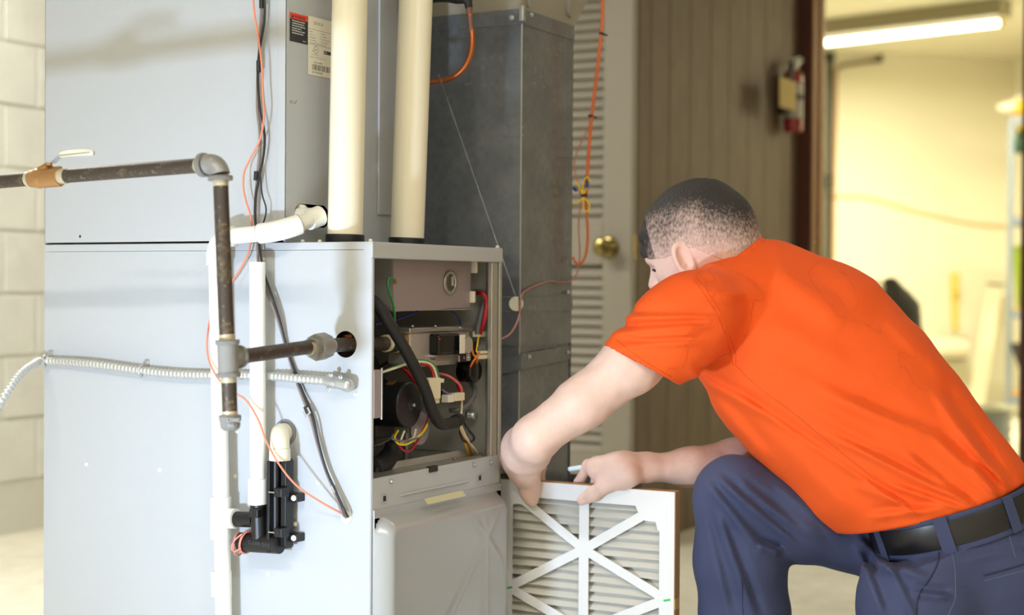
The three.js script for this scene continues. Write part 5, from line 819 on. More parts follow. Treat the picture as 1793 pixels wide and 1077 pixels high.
const fold = creases([[1078, 583, 1235, 572, 7, 0.0055], [1096, 556, 1250, 556, 7, 0.004], [1090, 606, 1225, 600, 6, 0.0028], [1215, 655, 1330, 722, 9, 0.004], [1288, 690, 1470, 812, 7, 0.003], [1470, 812, 1600, 898, 6, 0.003], [1345, 640, 1560, 740, 18, 0.003], [1440, 690, 1640, 770, 14, 0.0045], [1640, 770, 1752, 870, 10, 0.0045], [1450, 762, 1690, 880, 8, 0.0055], [1560, 850, 1690, 893, 6, 0.004], [1640, 690, 1728, 820, 12, 0.006], [1690, 760, 1766, 856, 9, 0.005], [1360, 760, 1500, 905, 20, 0.004], [1250, 700, 1340, 800, 12, 0.003], [1240, 480, 1330, 520, 14, 0.004], [1220, 502, 1300, 520, 10, 0.003], [1355, 470, 1470, 560, 22, 0.004], [1560, 560, 1660, 660, 16, 0.004], [1530, 905, 1650, 890, 8, 0.004], [1590, 800, 1700, 885, 8, 0.004], [1500, 850, 1620, 900, 9, 0.004], [1400, 700, 1540, 790, 14, 0.003], [1700, 810, 1745, 868, 7, 0.004], [1330, 560, 1480, 640, 24, 0.003], [1110, 590, 1215, 585, 5, 0.003]]);
const shirtF = (x, y, z) => {
  let d = smin(torso(x, y, z), shoulders(x, y, z), 0.045); d = smin(d, rSleeve(x, y, z), 0.04);
  const cx = (x - cuffA.x) * cuffN.x + (y - cuffA.y) * cuffN.y + (z - cuffA.z) * cuffN.z; let s = Math.max(sleeve(x, y, z), -cx); d = smin(d, s, 0.026);
  if (Math.abs(d) < 0.05) d -= 1.6 * fold(x, y, z) + 0.0022 * noise(x * 11 + 3, y * 8, z * 11) + 0.0008 * noise(x * 34, y * 26, z * 34);
  d = Math.max(d, -Math.max(sleeveIn(x, y, z), cx - 0.03));
  const bx = (x - beltA.x) * beltUp.x + (y - beltA.y) * beltUp.y + (z - beltA.z) * beltUp.z; d = smax(d, -bx - 0.004, 0.008);
  return d;
};
const cloth = phys(0xf25a12, 0.85, { sheen: 0.1, sheenRoughness: 0.6, sheenColor: new THREE.Color(1, 0.55, 0.3), bumpMap: tKnit, bumpScale: 0.00025 });
{
  const b = bounds([at(1055, 600, 2.63), at(1800, 850, 2.62), at(1300, 430, 2.8), at(1460, 460, 3.06), at(1500, 950, 2.95), at(1750, 850, 2.95)], 0.045);
  const sh = part(man, 'shirt', nets(shirtF, b.min, b.max, 0.0042), cloth, man, 'orange short-sleeved polo shirt');
  // collar: upright band round the neck
  const nA = at(1316, 486, 2.84), nAx = hp(-0.045, -0.045, 0).sub(at(1322, 492, 2.84)).normalize(), U1 = nAx.clone().cross(camD).normalize(), D1 = nAx.clone().cross(U1).normalize();
  const pos = [], idx = [], NA = 64, prof = [[-0.03, 0.081], [-0.026, 0.0825], [0.0, 0.077], [0.016, 0.0725], [0.029, 0.0705], [0.0325, 0.0685], [0.031, 0.066], [0.015, 0.066], [-0.03, 0.07]];
  const cc = at(1296, 476, 2.84);
  for (let i = 0; i <= NA; i++) { const a = i / NA * Math.PI * 2; for (const [h, r] of prof) { const p = cc.clone().addScaledVector(U1, Math.cos(a) * r * 0.98).addScaledVector(D1, Math.sin(a) * r * 0.92).addScaledVector(nAx, h + 0.004 * Math.sin(a * 2 + 1)); pos.push(p.x, p.y, p.z); } }
  const K = prof.length; for (let i = 0; i < NA; i++) for (let j = 0; j + 1 < K; j++) { const a = i * K + j, q = a + K; idx.push(a, q, a + 1, q, q + 1, a + 1); }
  const g = new THREE.BufferGeometry(); g.setAttribute('position', new THREE.Float32BufferAttribute(pos, 3)); g.setIndex(idx); g.computeVertexNormals(); const m = cloth.clone(); m.side = THREE.DoubleSide; part(man, 'collar', boxUV(g), m, sh);
  // stitched seams: armhole and side seam as fine raised cords on the cloth
  const dense = (l) => new THREE.CatmullRomCurve3(l.map(([x, y]) => V(x, y, 0))).getPoints(56).map((p) => [p.x, p.y]);
  const seam = (l, d0) => tube(dense(l).map(([x, y]) => { let t = d0; for (let k = 0; k < 160; k++) { const p = at(x, y, t), s = shirtF(p.x, p.y, p.z); if (s < 0.0003) break; t += Math.max(0.0006, s * 0.7); } return at(x, y, t); }), 0.0006, 6);
  const seamM = std(0xd84e14, 0.9);
  part(man, 'seam', seam([[1218, 482], [1238, 510], [1262, 550], [1278, 590], [1288, 620], [1288, 640]], 2.55), seamM, sh); part(man, 'seam', seam([[1213, 487], [1232, 514], [1255, 552], [1271, 592], [1281, 622], [1283, 640]], 2.55), seamM, sh);
  part(man, 'seam', seam([[1290, 642], [1330, 680], [1385, 720], [1430, 757], [1480, 797], [1530, 838], [1575, 876], [1602, 898]], 2.5), seamM, sh);
  part(man, 'hem_stitch', seam([[1078, 594], [1105, 616], [1140, 640], [1176, 660]], 2.55), seamM, sh);
}
// trousers
const navy = phys(0x3c4364, 0.8, { sheen: 0.2, sheenRoughness: 0.6, sheenColor: new THREE.Color(0.4, 0.45, 0.7), bumpMap: tKnit, bumpScale: 0.0002 });
const rKnee = at(1288, 872, 2.83), rAnk = V(at(1306, 1250, 2.86).x, 0.1, at(1306, 1250, 2.86).z), lKnee = V(at(1575, 1200, 2.66).x, 0.075, at(1575, 1200, 2.66).z);
const pelvis = limb([[at(1665, 890, 2.765), 0.138, 0.142], [at(1690, 940, 2.765), 0.15, 0.15], [at(1728, 1010, 2.765), 0.152, 0.155], [at(1740, 1060, 2.765), 0.13, 0.14]], 0.03);
const hamstr = cap(at(1745, 1000, 2.74), at(1700, 1180, 2.72), 0.13, 0.10);
const rThigh = limb([[at(1650, 955, 2.87), 0.09, 0.09], [at(1500, 920, 2.86), 0.086, 0.085], [at(1390, 902, 2.845), 0.084, 0.082], [rKnee, 0.074, 0.076]], 0.02);
const rShank = limb([[rKnee, 0.075, 0.076], [at(1296, 985, 2.84), 0.079, 0.08], [at(1303, 1077, 2.85), 0.0775, 0.08], [rAnk, 0.078, 0.08]], 0.03);
const lThigh0 = limb([[at(1640, 985, 2.70), 0.1, 0.1], [at(1614, 1060, 2.69), 0.106, 0.1], [lKnee, 0.078, 0.085]], 0.03);
const lThigh = (x, y, z) => Math.max(lThigh0(x, y, z), (x - beltA.x) * beltUp.x + (y - beltA.y) * beltUp.y + (z - beltA.z) * beltUp.z + 0.062);
const lAnk = lKnee.clone().addScaledVector(camR, 0.36).addScaledVector(camD, 0.06).setY(0.075), lShank = cap(lKnee, lAnk, 0.075, 0.06);
const pFold = creases([[1240, 850, 1330, 960, 9, 0.006], [1262, 842, 1390, 950, 8, 0.007], [1300, 850, 1400, 935, 8, 0.005], [1228, 880, 1275, 1077, 10, 0.004], [1255, 900, 1320, 1077, 9, 0.006], [1335, 880, 1440, 940, 12, 0.004], [1360, 850, 1470, 945, 10, 0.003], [1330, 955, 1365, 968, 6, 0.006], [1505, 945, 1570, 1010, 8, 0.008], [1515, 980, 1620, 1010, 9, 0.006], [1500, 960, 1545, 1077, 10, 0.006], [1600, 1040, 1660, 1045, 7, 0.006], [1560, 1000, 1600, 1077, 9, 0.004], [1690, 980, 1793, 960, 8, 0.002]]);
const pantsF = (x, y, z) => {
  let d = smin(rThigh(x, y, z), rShank(x, y, z), 0.018); const bx = (x - beltA.x) * beltUp.x + (y - beltA.y) * beltUp.y + (z - beltA.z) * beltUp.z; d = smin(d, Math.max(smin(pelvis(x, y, z), hamstr(x, y, z), 0.03), bx + 0.003), 0.02); d = smin(d, smin(lThigh(x, y, z), lShank(x, y, z), 0.02), 0.022);
  if (Math.abs(d) < 0.05) d -= 1.5 * pFold(x, y, z) + 0.003 * noise(x * 9, y * 7, z * 9 + 4) + 0.001 * noise(x * 28, y * 24, z * 28);
  return Math.max(d, 0.006 - y);
};
{
  const b = bounds([at(1205, 800, 2.76), at(1900, 860, 2.6), at(1900, 1000, 2.95), V(rAnk.x, 0.02, rAnk.z), V(lKnee.x, 0.02, lKnee.z), lAnk, at(1600, 900, 2.98)], 0.12);
  const tr = part(man, 'trousers', nets(pantsF, b.min, b.max, 0.0058), navy, man, 'navy work trousers');
  // belt
  const bc = at(1668, 894, 2.765), bu = beltDir.clone(), bw = bu.clone().cross(beltUp).normalize(), ru = 0.146, rw = 0.149, pos = [], idx = [], NB = 96, prof = [[-0.0225, 0.0], [-0.022, 0.0035], [0, 0.0042], [0.022, 0.0035], [0.0225, 0.0], [0, -0.002], [-0.0225, 0.0]];
  const rad = [...Array(NB + 1).keys()].map((i) => { const a = i / NB * Math.PI * 2; let r = 0.26; for (let k = 0; k < 80; k++) { let s = 1; for (const h of [-0.03, -0.02, 0]) { const p = bc.clone().addScaledVector(bu, Math.cos(a) * r).addScaledVector(bw, Math.sin(a) * r).addScaledVector(beltUp, h); s = Math.min(s, pelvis(p.x, p.y, p.z) - 0.004); } if (s < 0.0004) break; r -= Math.max(0.0005, s * 0.6); } return r; });
  const ringP = (a, h, r) => { const t = ((a / (Math.PI * 2)) % 1 + 1) % 1 * NB, i = Math.floor(t), q = rad[i] + (rad[Math.min(NB, i + 1)] - rad[i]) * (t - i) + r; return bc.clone().addScaledVector(bu, Math.cos(a) * q).addScaledVector(bw, Math.sin(a) * q).addScaledVector(beltUp, h - 0.004); };
  for (let i = 0; i <= NB; i++) for (const [h, r] of prof) { const p = ringP(i / NB * Math.PI * 2, h, r); pos.push(p.x, p.y, p.z); }
  const K = prof.length; for (let i = 0; i < NB; i++) for (let j = 0; j + 1 < K; j++) { const a = i * K + j, q = a + K; idx.push(a, a + 1, q, q, a + 1, q + 1); }
  const g = new THREE.BufferGeometry(); g.setAttribute('position', new THREE.Float32BufferAttribute(pos, 3)); g.setIndex(idx); g.computeVertexNormals();
  const lm = phys(0x17161a, 0.32, { clearcoat: 0.3, clearcoatRoughness: 0.3, side: THREE.DoubleSide }); const belt = part(man, 'belt', boxUV(g), lm, man, 'black leather belt');
  const bottom = (h0, h1, r, w, n) => { const P = [], I = []; for (let i = 0; i <= NB; i++) { const a = i / NB * Math.PI * 2; for (const [h, q] of [[h0, r - 0.003], [h0, r], [h1, r], [h1, r - 0.003]]) { const p = ringP(a, h, q); P.push(p.x, p.y, p.z); } } for (let i = 0; i < NB; i++) for (let j = 0; j < 3; j++) { const a = i * 4 + j, q = a + 4; I.push(a, a + 1, q, q, a + 1, q + 1); } const gg = new THREE.BufferGeometry(); gg.setAttribute('position', new THREE.Float32BufferAttribute(P, 3)); gg.setIndex(I); gg.computeVertexNormals(); return boxUV(gg); };
  const nv2 = navy.clone(); nv2.side = THREE.DoubleSide;
  part(man, 'waistband', merge([bottom(-0.032, -0.0215, 0.0018), bottom(0.0215, 0.031, 0.0012)]), nv2, tr);
  // belt loops where the picture shows them
  for (const px of [1543, 1655, 1772]) { let best = 0, bd = 1e9; for (let i = 0; i < 720; i++) { const a = i / 720 * Math.PI * 2, p = ringP(a, 0, 0.004), [sx, , d] = proj(p.x, p.y, p.z); if (d < 2.77 && Math.abs(sx - px) < bd) { bd = Math.abs(sx - px); best = a; } }
    const t = ringP(best + 0.01, 0, 0.006).sub(ringP(best - 0.01, 0, 0.006)).normalize(), n = t.clone().cross(beltUp).normalize(), c = ringP(best, 0, 0.0055); if (n.dot(c.clone().sub(bc)) < 0) n.negate();
    part(man, 'belt_loop', obox(c, t, beltUp, t.clone().cross(beltUp), px === 1655 ? 0.024 : 0.018, 0.064, 0.0035, 0.001), navy, belt); }
  // pocket and stitching lines
  const dense = (l) => new THREE.CatmullRomCurve3(l.map(([x, y]) => V(x, y, 0))).getPoints(56).map((p) => [p.x, p.y]);
  const onCloth = (l, r = 0.0009) => tube(dense(l).map(([x, y]) => { let t = 2.45; for (let k = 0; k < 160; k++) { const p = at(x, y, t), s = pantsF(p.x, p.y, p.z); if (s < 0.0003) break; t += Math.max(0.0006, s * 0.7); } return at(x, y, t); }), r, 6);
  const stm = std(0x2a2f44, 0.9), stl = std(0x59617c, 0.9);
  part(man, 'pocket_edge', onCloth([[1722, 1008], [1760, 998], [1793, 988]], 0.0018), stm, tr); part(man, 'pocket_edge', onCloth([[1722, 1018], [1760, 1008], [1793, 999]]), stl, tr);
  part(man, 'seam', onCloth([[1644, 958], [1642, 985], [1630, 1010], [1610, 1040], [1603, 1077]], 0.0016), stm, tr); part(man, 'seam', onCloth([[1663, 954], [1671, 985], [1673, 1020], [1672, 1050], [1660, 1077]]), stl, tr);
  part(man, 'seam', onCloth([[1298, 975], [1299, 1010], [1301, 1077]]), stm, tr); part(man, 'seam', onCloth([[1765, 930], [1778, 975]]), stl, tr);
  // work boots
  const boot = (heel, dir) => { const s = V(-dir.z, 0, dir.x), p = (f, y, l) => V(heel.x + dir.x * f + s.x * l, y, heel.z + dir.z * f + s.z * l); const F = uni([cap(p(0.0, 0.05, 0), p(0.0, 0.14, 0), 0.045, 0.046), cap(p(0.0, 0.045, 0), p(0.12, 0.045, 0), 0.04, 0.042), cap(p(0.12, 0.04, 0), p(0.2, 0.038, 0), 0.045, 0.034)], 0.04), f = (x, y, z) => Math.max(F(x, y, z), 0.002 - y); const q = bounds([p(-0.06, 0, 0), p(0.26, 0.2, 0), p(0.1, 0, 0.06), p(0.1, 0, -0.06)], 0.03); return nets(f, q.min, q.max, 0.008); };
  part(man, 'boot', boot(rAnk, camR.clone().multiplyScalar(-1).setY(0).normalize()), std(0x1b1917, 0.5));
  const toe = lAnk.clone().addScaledVector(camR, 0.1); part(man, 'boot', nets(uni([cap(lAnk.clone().setY(0.085), toe.clone().setY(0.1), 0.045, 0.045), cap(toe.clone().setY(0.1), toe.clone().setY(0.045), 0.045, 0.04)], 0.03), toe.clone().add(V(-0.32, -0.2, -0.3)), toe.clone().add(V(0.3, 0.2, 0.3)), 0.01), std(0x1b1917, 0.5));
}
{ // pen between the fingers
  const a = onZ(995, 822, FZ - 0.024), b = onZ(1046, 814, FZ - 0.03), o = thing('pen', 'pale blue pen poking out of the hand on the filter', 'pen', a.clone());
  part(o, 'barrel', cyl(a.clone().lerp(b, 0.08), b, 0.0048, 0.0048, 16), std(0xcfe3f0, 0.35)); part(o, 'tip', lathe([[0, 0], [0.0034, 0.0006], [0.0044, 0.002], [0.0048, 0.005]], a, b.clone().sub(a), 16), std(0xbfdcf0, 0.35));
}
// ---------------------------------------------------------------- fire extinguisher on the panelled wall
{
  const X = XP + 0.048, q = (px, py, x = X) => onX(px, py, x), b = q(1388, 232), t = q(1388, 122), L = t.y - b.y, r = 0.037;
  const o = thing('fire_extinguisher', 'red fire extinguisher with a yellow tag hanging on the panelled wall', 'fire extinguisher', b.clone());
  const P = (n, g, m, p = o, l) => part(o, n, g, m, p, l);
  const cy = P('cylinder', lathe([[0, 0], [r * 0.86, 0], [r, 0.008], [r, L * 0.86], [r * 0.93, L * 0.93], [r * 0.6, L * 0.985], [0.016, L], [0, L]], b, V(0, 1, 0), 36), phys(0x9c1f26, 0.3, { clearcoat: 0.5, clearcoatRoughness: 0.15 }));
  P('label', lathe([[r + 0.0006, L * 0.22], [r + 0.0006, L * 0.78]], b, V(0, 1, 0), 36), std(0xbdb9b4, 0.45), cy);
  P('print_block', lathe([[r + 0.001, L * 0.5], [r + 0.001, L * 0.6]], b, V(0, 1, 0), 36), std(0x4a464c, 0.5), cy);
  const v = b.clone().add(V(0, L, 0)); P('valve', merge([cyl(v, v.clone().add(V(0, 0.03, 0)), 0.016, 0.013, 16), box([v.x - 0.012, v.y + 0.012, v.z - 0.02], [v.x + 0.012, v.y + 0.034, v.z + 0.022], 0.004)]), M.zinc);
  P('carry_handle', obox(v.clone().add(V(0, 0.028, -0.045)), V(1, 0, 0), V(0, 0.93, 0.36).normalize(), V(0, -0.36, 0.93).normalize(), 0.016, 0.006, 0.10, 0.002), M.zinc); P('lever', obox(v.clone().add(V(0, 0.046, -0.03)), V(1, 0, 0), V(0, 0.98, 0.2).normalize(), V(0, -0.2, 0.98).normalize(), 0.016, 0.005, 0.10, 0.002), M.zinc);
  P('gauge', cyl(v.clone().add(V(0.012, 0.02, 0.004)), v.clone().add(V(0.022, 0.02, 0.004)), 0.012), M.white);
  P('hose', tube([v.clone().add(V(0, 0.02, 0.02)), v.clone().add(V(0.01, 0.0, 0.05)), v.clone().add(V(0.012, -0.05, 0.06)), v.clone().add(V(0.006, -0.12, 0.05)), v.clone().add(V(0.0, -0.16, 0.046))], 0.008, 10), M.rubber);
  const tg0 = q(1359, 134, X + 0.03), tg1 = q(1388, 196, X + 0.03); P('inspection_tag', box([X + 0.042, tg1.y, tg1.z], [X + 0.0435, tg0.y, tg0.z], 0.0005), std(0xa88814, 0.6), o, 'yellow paper tag'); P('tag_cord', cyl(v.clone().add(V(0.014, 0.01, 0.01)), V(X + 0.043, tg0.y, (tg0.z + tg1.z) / 2), 0.0012), M.white);
  P('wall_bracket', box([XP, b.y + L * 0.3, b.z - 0.02], [X - r * 0.8, b.y + L * 0.75, b.z + 0.02], 0.002), M.dark);
}
// ---------------------------------------------------------------- storeroom beyond the doorway
const wallDir = farB.clone().sub(farA).setY(0).normalize(), wallN = V(wallDir.z, 0, -wallDir.x); if (wallN.z < 0) wallN.negate();
const onFar = (px, py, off = 0.03) => { const r = ray(px, py), p0 = farA.clone().addScaledVector(wallN, off); return r.multiplyScalar(p0.clone().sub(C0).dot(wallN) / r.dot(wallN)).add(C0); };
function tubeFixture(a, b, label, on) {                              // batten with one fluorescent tube under it
  const d = b.clone().sub(a), u = d.clone().normalize(), n = V(0, 1, 0).cross(u), c = a.clone().add(b).multiplyScalar(0.5), L = d.length();
  const o = thing('tube_light', label, 'ceiling light', c.clone().setY(CEIL)), P = (nm, g, m) => part(o, nm, g, m);
  P('housing', obox(c.clone().setY(CEIL - 0.045), u, V(0, 1, 0), n.clone().negate(), L + 0.06, 0.09, 0.16, 0.006), std(0x8f8874, 0.6));
  P('tube', cyl(a.clone().setY(CEIL - 0.125), b.clone().setY(CEIL - 0.125), 0.019, 0.019, 18), new THREE.MeshStandardMaterial({ color: 0xffffff, emissive: new THREE.Color(1, 0.96, 0.72), emissiveIntensity: on, roughness: 0.4 }));
  for (const e of [a, b]) { const s = e === a ? -1 : 1; P('lamp_holder', obox(e.clone().setY(CEIL - 0.115).addScaledVector(u, s * 0.015), u, V(0, 1, 0), n.clone().negate(), 0.03, 0.075, 0.04, 0.006), std(0xe2d9b0, 0.5)); }
  return o;
}
{
  const r = onY(1752, 40, CEIL - 0.125), l = onY(1437, 76, CEIL - 0.125), d = l.clone().sub(r).setY(0).normalize(), a = r.clone().addScaledVector(d, 1.2);
  tubeFixture(a, r, 'lit fluorescent tube fitting on the storeroom ceiling', 5.0);
  const c = a.clone().add(r).multiplyScalar(0.5); areaLight([c.x, CEIL - 0.155, c.z], [c.x, 0, c.z - 0.001], 1.15, 0.12, YEL, 150);
  const c2 = V(1.6, 0, -6.2); tubeFixture(V(1.0, 0, -6.2), V(2.2, 0, -6.2), 'added unseen fluorescent tube fitting on the storeroom ceiling near the doorway', 5.0); areaLight([1.6, CEIL - 0.155, -6.2], [1.6, 0, -6.201], 1.15, 0.12, YEL, 130);  // second storeroom tube, added out of view to brighten the room
  tubeFixture(V(-2.2, 0, -0.5), V(-1.0, 0, -0.5), 'added unseen fluorescent tube fitting on the ceiling beside the block wall', 3.0); tubeFixture(V(-0.4, 0, 2.3), V(0.8, 0, 2.3), 'fluorescent tube fitting on the ceiling facing the furnace side', 3.0); tubeFixture(V(1.3, 0, 1.6), V(2.5, 0, 1.6), 'fluorescent tube fitting on the ceiling beside the plain right wall', 3.0); tubeFixture(V(0.3, 0, -1.6), V(1.5, 0, -1.6), 'fluorescent tube fitting on the ceiling above the kneeling person', 2.0);
}
{ // dark drain stack, copper pipes and a cable on the far wall
  const o = thing('drain_stack', 'dark vertical pipe at the storeroom door edge', 'pipe', onFar(1445, 700, 0.1)); part(o, 'pipe', cyl(onFar(1448, 480, 0.1), onFar(1453, 92, 0.1), 0.024, 0.024, 14), std(0x2c3230, 0.5)); part(o, 'joint', cyl(onFar(1450, 330, 0.1), onFar(1450, 305, 0.1), 0.032), std(0x2c3230, 0.5)); part(o, 'joint', cyl(onFar(1453, 108, 0.1), onFar(1453, 92, 0.1), 0.036), std(0x2c3230, 0.5));
  const c = thing('copper_pipe', 'thin copper pipe running down the cream storeroom wall and along its top', 'pipe', onFar(1458, 700, 0.05)), m = std(0xa5703c, 0.5, 0.3);
  part(c, 'riser', tube([onFar(1456, 700), onFar(1459, 400), onFar(1463, 200), onFar(1464, 128), onFar(1466, 120)], 0.010, 10), m); part(c, 'run', tube([onFar(1466, 120), onFar(1480, 114), onFar(1530, 107)], 0.013, 10), std(0x7c6a4c, 0.5)); part(c, 'drop', cyl(onFar(1541, 108), onFar(1541, 92), 0.02), std(0x5c5440, 0.5)); part(c, 'elbow', cyl(onFar(1530, 107), onFar(1541, 107), 0.014), std(0x5c5440, 0.5));
  const w = thing('sagging_cable', 'sagging tan cable stapled across the cream storeroom wall', 'cable', onFar(1600, 365)); part(w, 'cable', tube([[1442, 345], [1500, 344], [1540, 352], [1590, 367], [1640, 379], [1700, 392], [1762, 397]].map(([x, y]) => onFar(x, y, 0.012)), 0.008, 8), std(0xd8b678, 0.7));
  const s = thing('hanging_strip', 'yellow strip hanging on the cream storeroom wall', 'strip', onFar(1672, 600)); part(s, 'strip', merge([quadPlate([onFar(1668, 580, 0.02), onFar(1678, 580, 0.02), onFar(1680, 478, 0.02), onFar(1664, 478, 0.02)], 0.006)]), std(0xe2d070, 0.8)); part(s, 'knot', cyl(onFar(1673, 518, 0.03), onFar(1676, 506, 0.03), 0.02), std(0xd8bc50, 0.8));
}
{ // steel shelving at the right
  const D = 9.6, q = (px, py, d = D) => at(px, py, d), steel = std(0x8a96a8, 0.45, 0.3), chip = std(0xd8a050, 0.8);
  const base = q(1772, 700), o = thing('shelf_unit', 'blue-grey steel shelving unit with chipboard shelves in the storeroom', 'shelf', base.clone().setY(0)), P = (n, g, m = steel) => part(o, n, g, m);
  const dp = ray(1769, 400).setY(0).normalize(), u = dp.clone().cross(V(0, 1, 0)).normalize(), topY = q(1772, 208).y, x0 = q(1769, 400), wdt = 0.9, dep = 0.4;
  const post = (a, b) => obox(x0.clone().setY(topY / 2).addScaledVector(u, a).addScaledVector(dp, b), u, V(0, 1, 0), u.clone().cross(V(0, 1, 0)), 0.036, topY, 0.036, 0.002);
  P('post', post(0, 0)); P('post', post(wdt, 0)); P('post', post(0, dep)); P('post', post(wdt, dep));
  for (const py of [212, 386, 551, 700]) { const y = q(1780, py).y; P('beam', obox(x0.clone().setY(y).addScaledVector(u, wdt / 2), u, V(0, 1, 0), u.clone().cross(V(0, 1, 0)), wdt, 0.05, 0.03, 0.003)); P('beam', obox(x0.clone().setY(y).addScaledVector(u, wdt / 2).addScaledVector(dp, dep), u, V(0, 1, 0), u.clone().cross(V(0, 1, 0)), wdt, 0.05, 0.03, 0.003)); P('shelf_board', obox(x0.clone().setY(y + 0.028).addScaledVector(u, wdt / 2).addScaledVector(dp, dep / 2), u, V(0, 1, 0), u.clone().cross(V(0, 1, 0)), wdt, 0.014, dep, 0.002), chip); }
  const sh = (px, py) => q(px, py, D + 0.12);
  { const b = thing('plastic_sack', 'white plastic sack with yellow print on top of the shelving', 'sack', sh(1772, 206)); const c = sh(1780, 188); part(b, 'sack', nets((() => { const e = uni([ell(c, u, V(0, 1, 0), dp, 0.12, 0.045, 0.1), ell(c.clone().addScaledVector(u, 0.05).add(V(0, 0.03, 0)), u, V(0, 1, 0), dp, 0.07, 0.05, 0.07)], 0.04); return (x, y, z) => e(x, y, z) - 0.008 * noise(x * 20, y * 20, z * 20); })(), c.clone().add(V(-0.25, -0.15, -0.25)), c.clone().add(V(0.25, 0.15, 0.25)), 0.012), std(0xe6e2d4, 0.6)); part(b, 'print', ellG(sh(1786, 190).addScaledVector(dp, -0.1), 0.03, 0.045, 0.02), std(0xd8b81c, 0.6)); }
  { const b = thing('green_bottle', 'dark green bottle on the upper shelf', 'bottle', sh(1784, 268)); const p = sh(1786, 268), l = sh(1786, 228).y - p.y; part(b, 'bottle', lathe([[0, 0], [0.05, 0], [0.052, l * 0.5], [0.02, l * 0.75], [0.018, l], [0, l]], p, V(0, 1, 0), 20), std(0x2d5a44, 0.4)); part(b, 'cap', cyl(p.clone().add(V(0, l, 0)), p.clone().add(V(0, l + 0.03, 0)), 0.022), std(0xd8b81c, 0.5)); }
  { const p = sh(1788, 540), t = sh(1784, 430), b = thing('green_tub', 'tall lime green tub on the middle shelf', 'tub', p.clone()), L = t.y - p.y; part(b, 'tub', lathe([[0, 0], [0.028, 0], [0.06, L * 0.95], [0.07, L * 0.95], [0.07, L], [0.055, L], [0.024, 0.01]], p, V(0, 1, 0), 24), std(0x93a82c, 0.5)); }
  { const p = sh(1789, 640), b = thing('dark_strap', 'dark strap hanging over the lower shelf', 'strap', p.clone()); part(b, 'strap', quadPlate([sh(1796, 668).addScaledVector(dp, -0.2), sh(1812, 640).addScaledVector(dp, -0.2), sh(1790, 598).addScaledVector(dp, -0.2), sh(1770, 600).addScaledVector(dp, -0.2)], 0.03), std(0x2e2a2c, 0.7)); }
}
function ellG(c, a, b, d) { const g = new THREE.SphereGeometry(1, 20, 14); g.scale(a, b, d); g.translate(c.x, c.y, c.z); return g.toNonIndexed(); }
{ // ribbed grey pail on the floor
  const p = onY(1727, 800, 0), D = p.clone().sub(C0).dot(camD), o = thing('ribbed_pail', 'grey ribbed pail with a pale rim on the storeroom floor', 'pail', p.clone()), r = 0.112, L = 0.245, prof = [[0, 0], [r * 0.9, 0]]; for (let i = 0; i < 9; i++) prof.push([r + (i % 2 ? 0.006 : -0.004), L * (0.06 + i * 0.1)]);
  prof.push([r, L * 0.95]); part(o, 'pail', lathe(prof, p, V(0, 1, 0), 36), std(0x8f969e, 0.45, 0.2)); part(o, 'rim', lathe([[r - 0.01, L * 0.93], [r + 0.014, L * 0.93], [r + 0.016, L], [r - 0.004, L], [r - 0.01, L * 0.93]], p, V(0, 1, 0), 36), std(0xc9cbb8, 0.4)); part(o, 'contents', cyl(p.clone().add(V(0, L * 0.8, 0)), p.clone().add(V(0, L * 0.82, 0)), r - 0.006), M.dark);
}
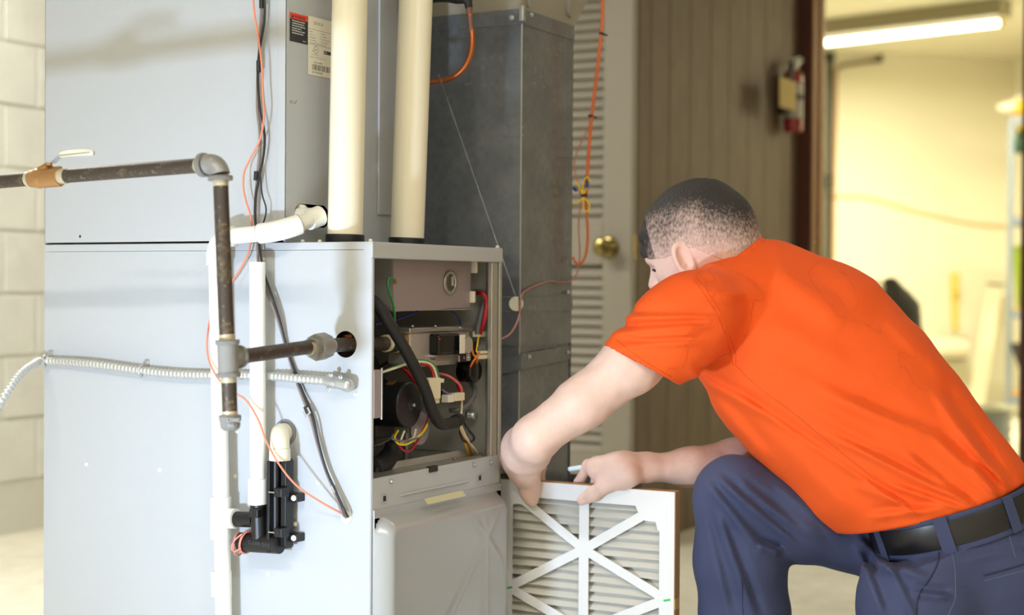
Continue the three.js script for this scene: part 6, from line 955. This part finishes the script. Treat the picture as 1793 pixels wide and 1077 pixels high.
{ // white board leaning on the wall, white roll holder, black bag with its handle
  const b = thing('leaning_board', 'long white board leaning on the storeroom wall beside the shelving', 'board', onFar(1705, 735, 0.5)); const a = onFar(1705, 742, 0.5), t = onFar(1742, 502, 0.08); part(b, 'board', obox(a.clone().add(t).multiplyScalar(0.5), wallDir, t.clone().sub(a).normalize(), wallDir.clone().cross(t.clone().sub(a).normalize()), 0.105, t.distanceTo(a), 0.02, 0.002), std(0xf0ead0, 0.6)); part(b, 'top_hook', cyl(onFar(1728, 497, 0.1), onFar(1758, 499, 0.1), 0.008), std(0x6b6350, 0.6));
  const w = thing('paper_roll', 'white paper roll on a wall holder in the storeroom', 'paper roll', onFar(1655, 640, 0.1)); part(w, 'roll', cyl(onFar(1618, 610, 0.12), onFar(1688, 610, 0.12), 0.066, 0.066, 24), std(0xf3ecd8, 0.8)); part(w, 'holder', merge([box(onFar(1684, 630, 0.12).toArray(), onFar(1690, 590, 0.0).toArray()), cyl(onFar(1620, 630, 0.12), onFar(1688, 628, 0.12), 0.01)]), std(0x8a8270, 0.6));
  const D = 6.9, q = (px, py, d = D) => at(px, py, d), bag = thing('dark_bag', 'slumped charcoal bag on a stool behind the kneeling person', 'bag', q(1580, 600));
  const F = uni([cap(q(1552, 500), q(1575, 545), 0.022, 0.075), cap(q(1575, 545), q(1580, 640), 0.085, 0.12), cap(q(1563, 497), q(1572, 515), 0.02, 0.03)], 0.05), bb = bounds([q(1540, 480), q(1640, 680), q(1580, 580, D - 0.1), q(1580, 580, D + 0.1)], 0.12);
  part(bag, 'bag', nets((x, y, z) => F(x, y, z) - 0.007 * noise(x * 16, y * 16, z * 16), bb.min, bb.max, 0.012), std(0x3b3a3c, 0.7)); part(bag, 'white_lining', quadPlate([q(1528, 520, D - 0.02), q(1550, 530, D - 0.02), q(1552, 500, D - 0.02), q(1545, 496, D - 0.02)], 0.01), std(0xe6e4da, 0.7)); part(bag, 'stick', cyl(q(1525, 502), q(1541, 492), 0.007), M.dark);
  const st = thing('stool', 'round wooden stool carrying the charcoal bag', 'stool', q(1580, 700).setY(0)), sy = q(1580, 690).y, sc = q(1580, 690); part(st, 'seat', cyl(sc.clone().setY(sy - 0.04), sc.clone().setY(sy), 0.17, 0.17, 28), M.jambL); for (let k = 0; k < 4; k++) { const a = k * Math.PI / 2 + 0.6; part(st, 'leg', cyl(sc.clone().setY(0).add(V(Math.cos(a) * 0.16, 0, Math.sin(a) * 0.16)), sc.clone().setY(sy - 0.03).add(V(Math.cos(a) * 0.1, 0, Math.sin(a) * 0.1)), 0.016, 0.016, 10), M.jambL); }
}
{ // work lamp on the floor, left of the frame
  const o = thing('work_lamp', 'square work lamp on a low stand shining at the furnace side', 'work lamp', V(WORK[0], 0, WORK[2])), dir = V(0, 0.9, 0).sub(V(...WORK)).normalize(), s = V(0, 1, 0).cross(dir).normalize(), up = dir.clone().cross(s), c = V(...WORK).addScaledVector(dir, -0.03);
  part(o, 'housing', obox(c, s, up, dir, 0.16, 0.13, 0.05, 0.006), M.black); part(o, 'lens', obox(c.clone().addScaledVector(dir, 0.026), s, up, dir, 0.09, 0.07, 0.004), new THREE.MeshStandardMaterial({ color: 0xffffff, emissive: new THREE.Color(0.9, 0.95, 1), emissiveIntensity: 2 }));
  part(o, 'stand', tube([V(WORK[0] - 0.1, 0.01, WORK[2] + 0.1), V(WORK[0] - 0.09, 0.1, WORK[2] + 0.05), c.clone().addScaledVector(s, -0.09), ], 0.008, 8), M.yellow); part(o, 'stand', tube([V(WORK[0] + 0.1, 0.01, WORK[2] + 0.1), V(WORK[0] + 0.09, 0.1, WORK[2] + 0.05), c.clone().addScaledVector(s, 0.09)], 0.008, 8), M.yellow); part(o, 'foot', cyl(V(WORK[0] - 0.12, 0.009, WORK[2] + 0.1), V(WORK[0] + 0.12, 0.009, WORK[2] + 0.1), 0.008), M.yellow);
}
renderer.render(scene, camera);
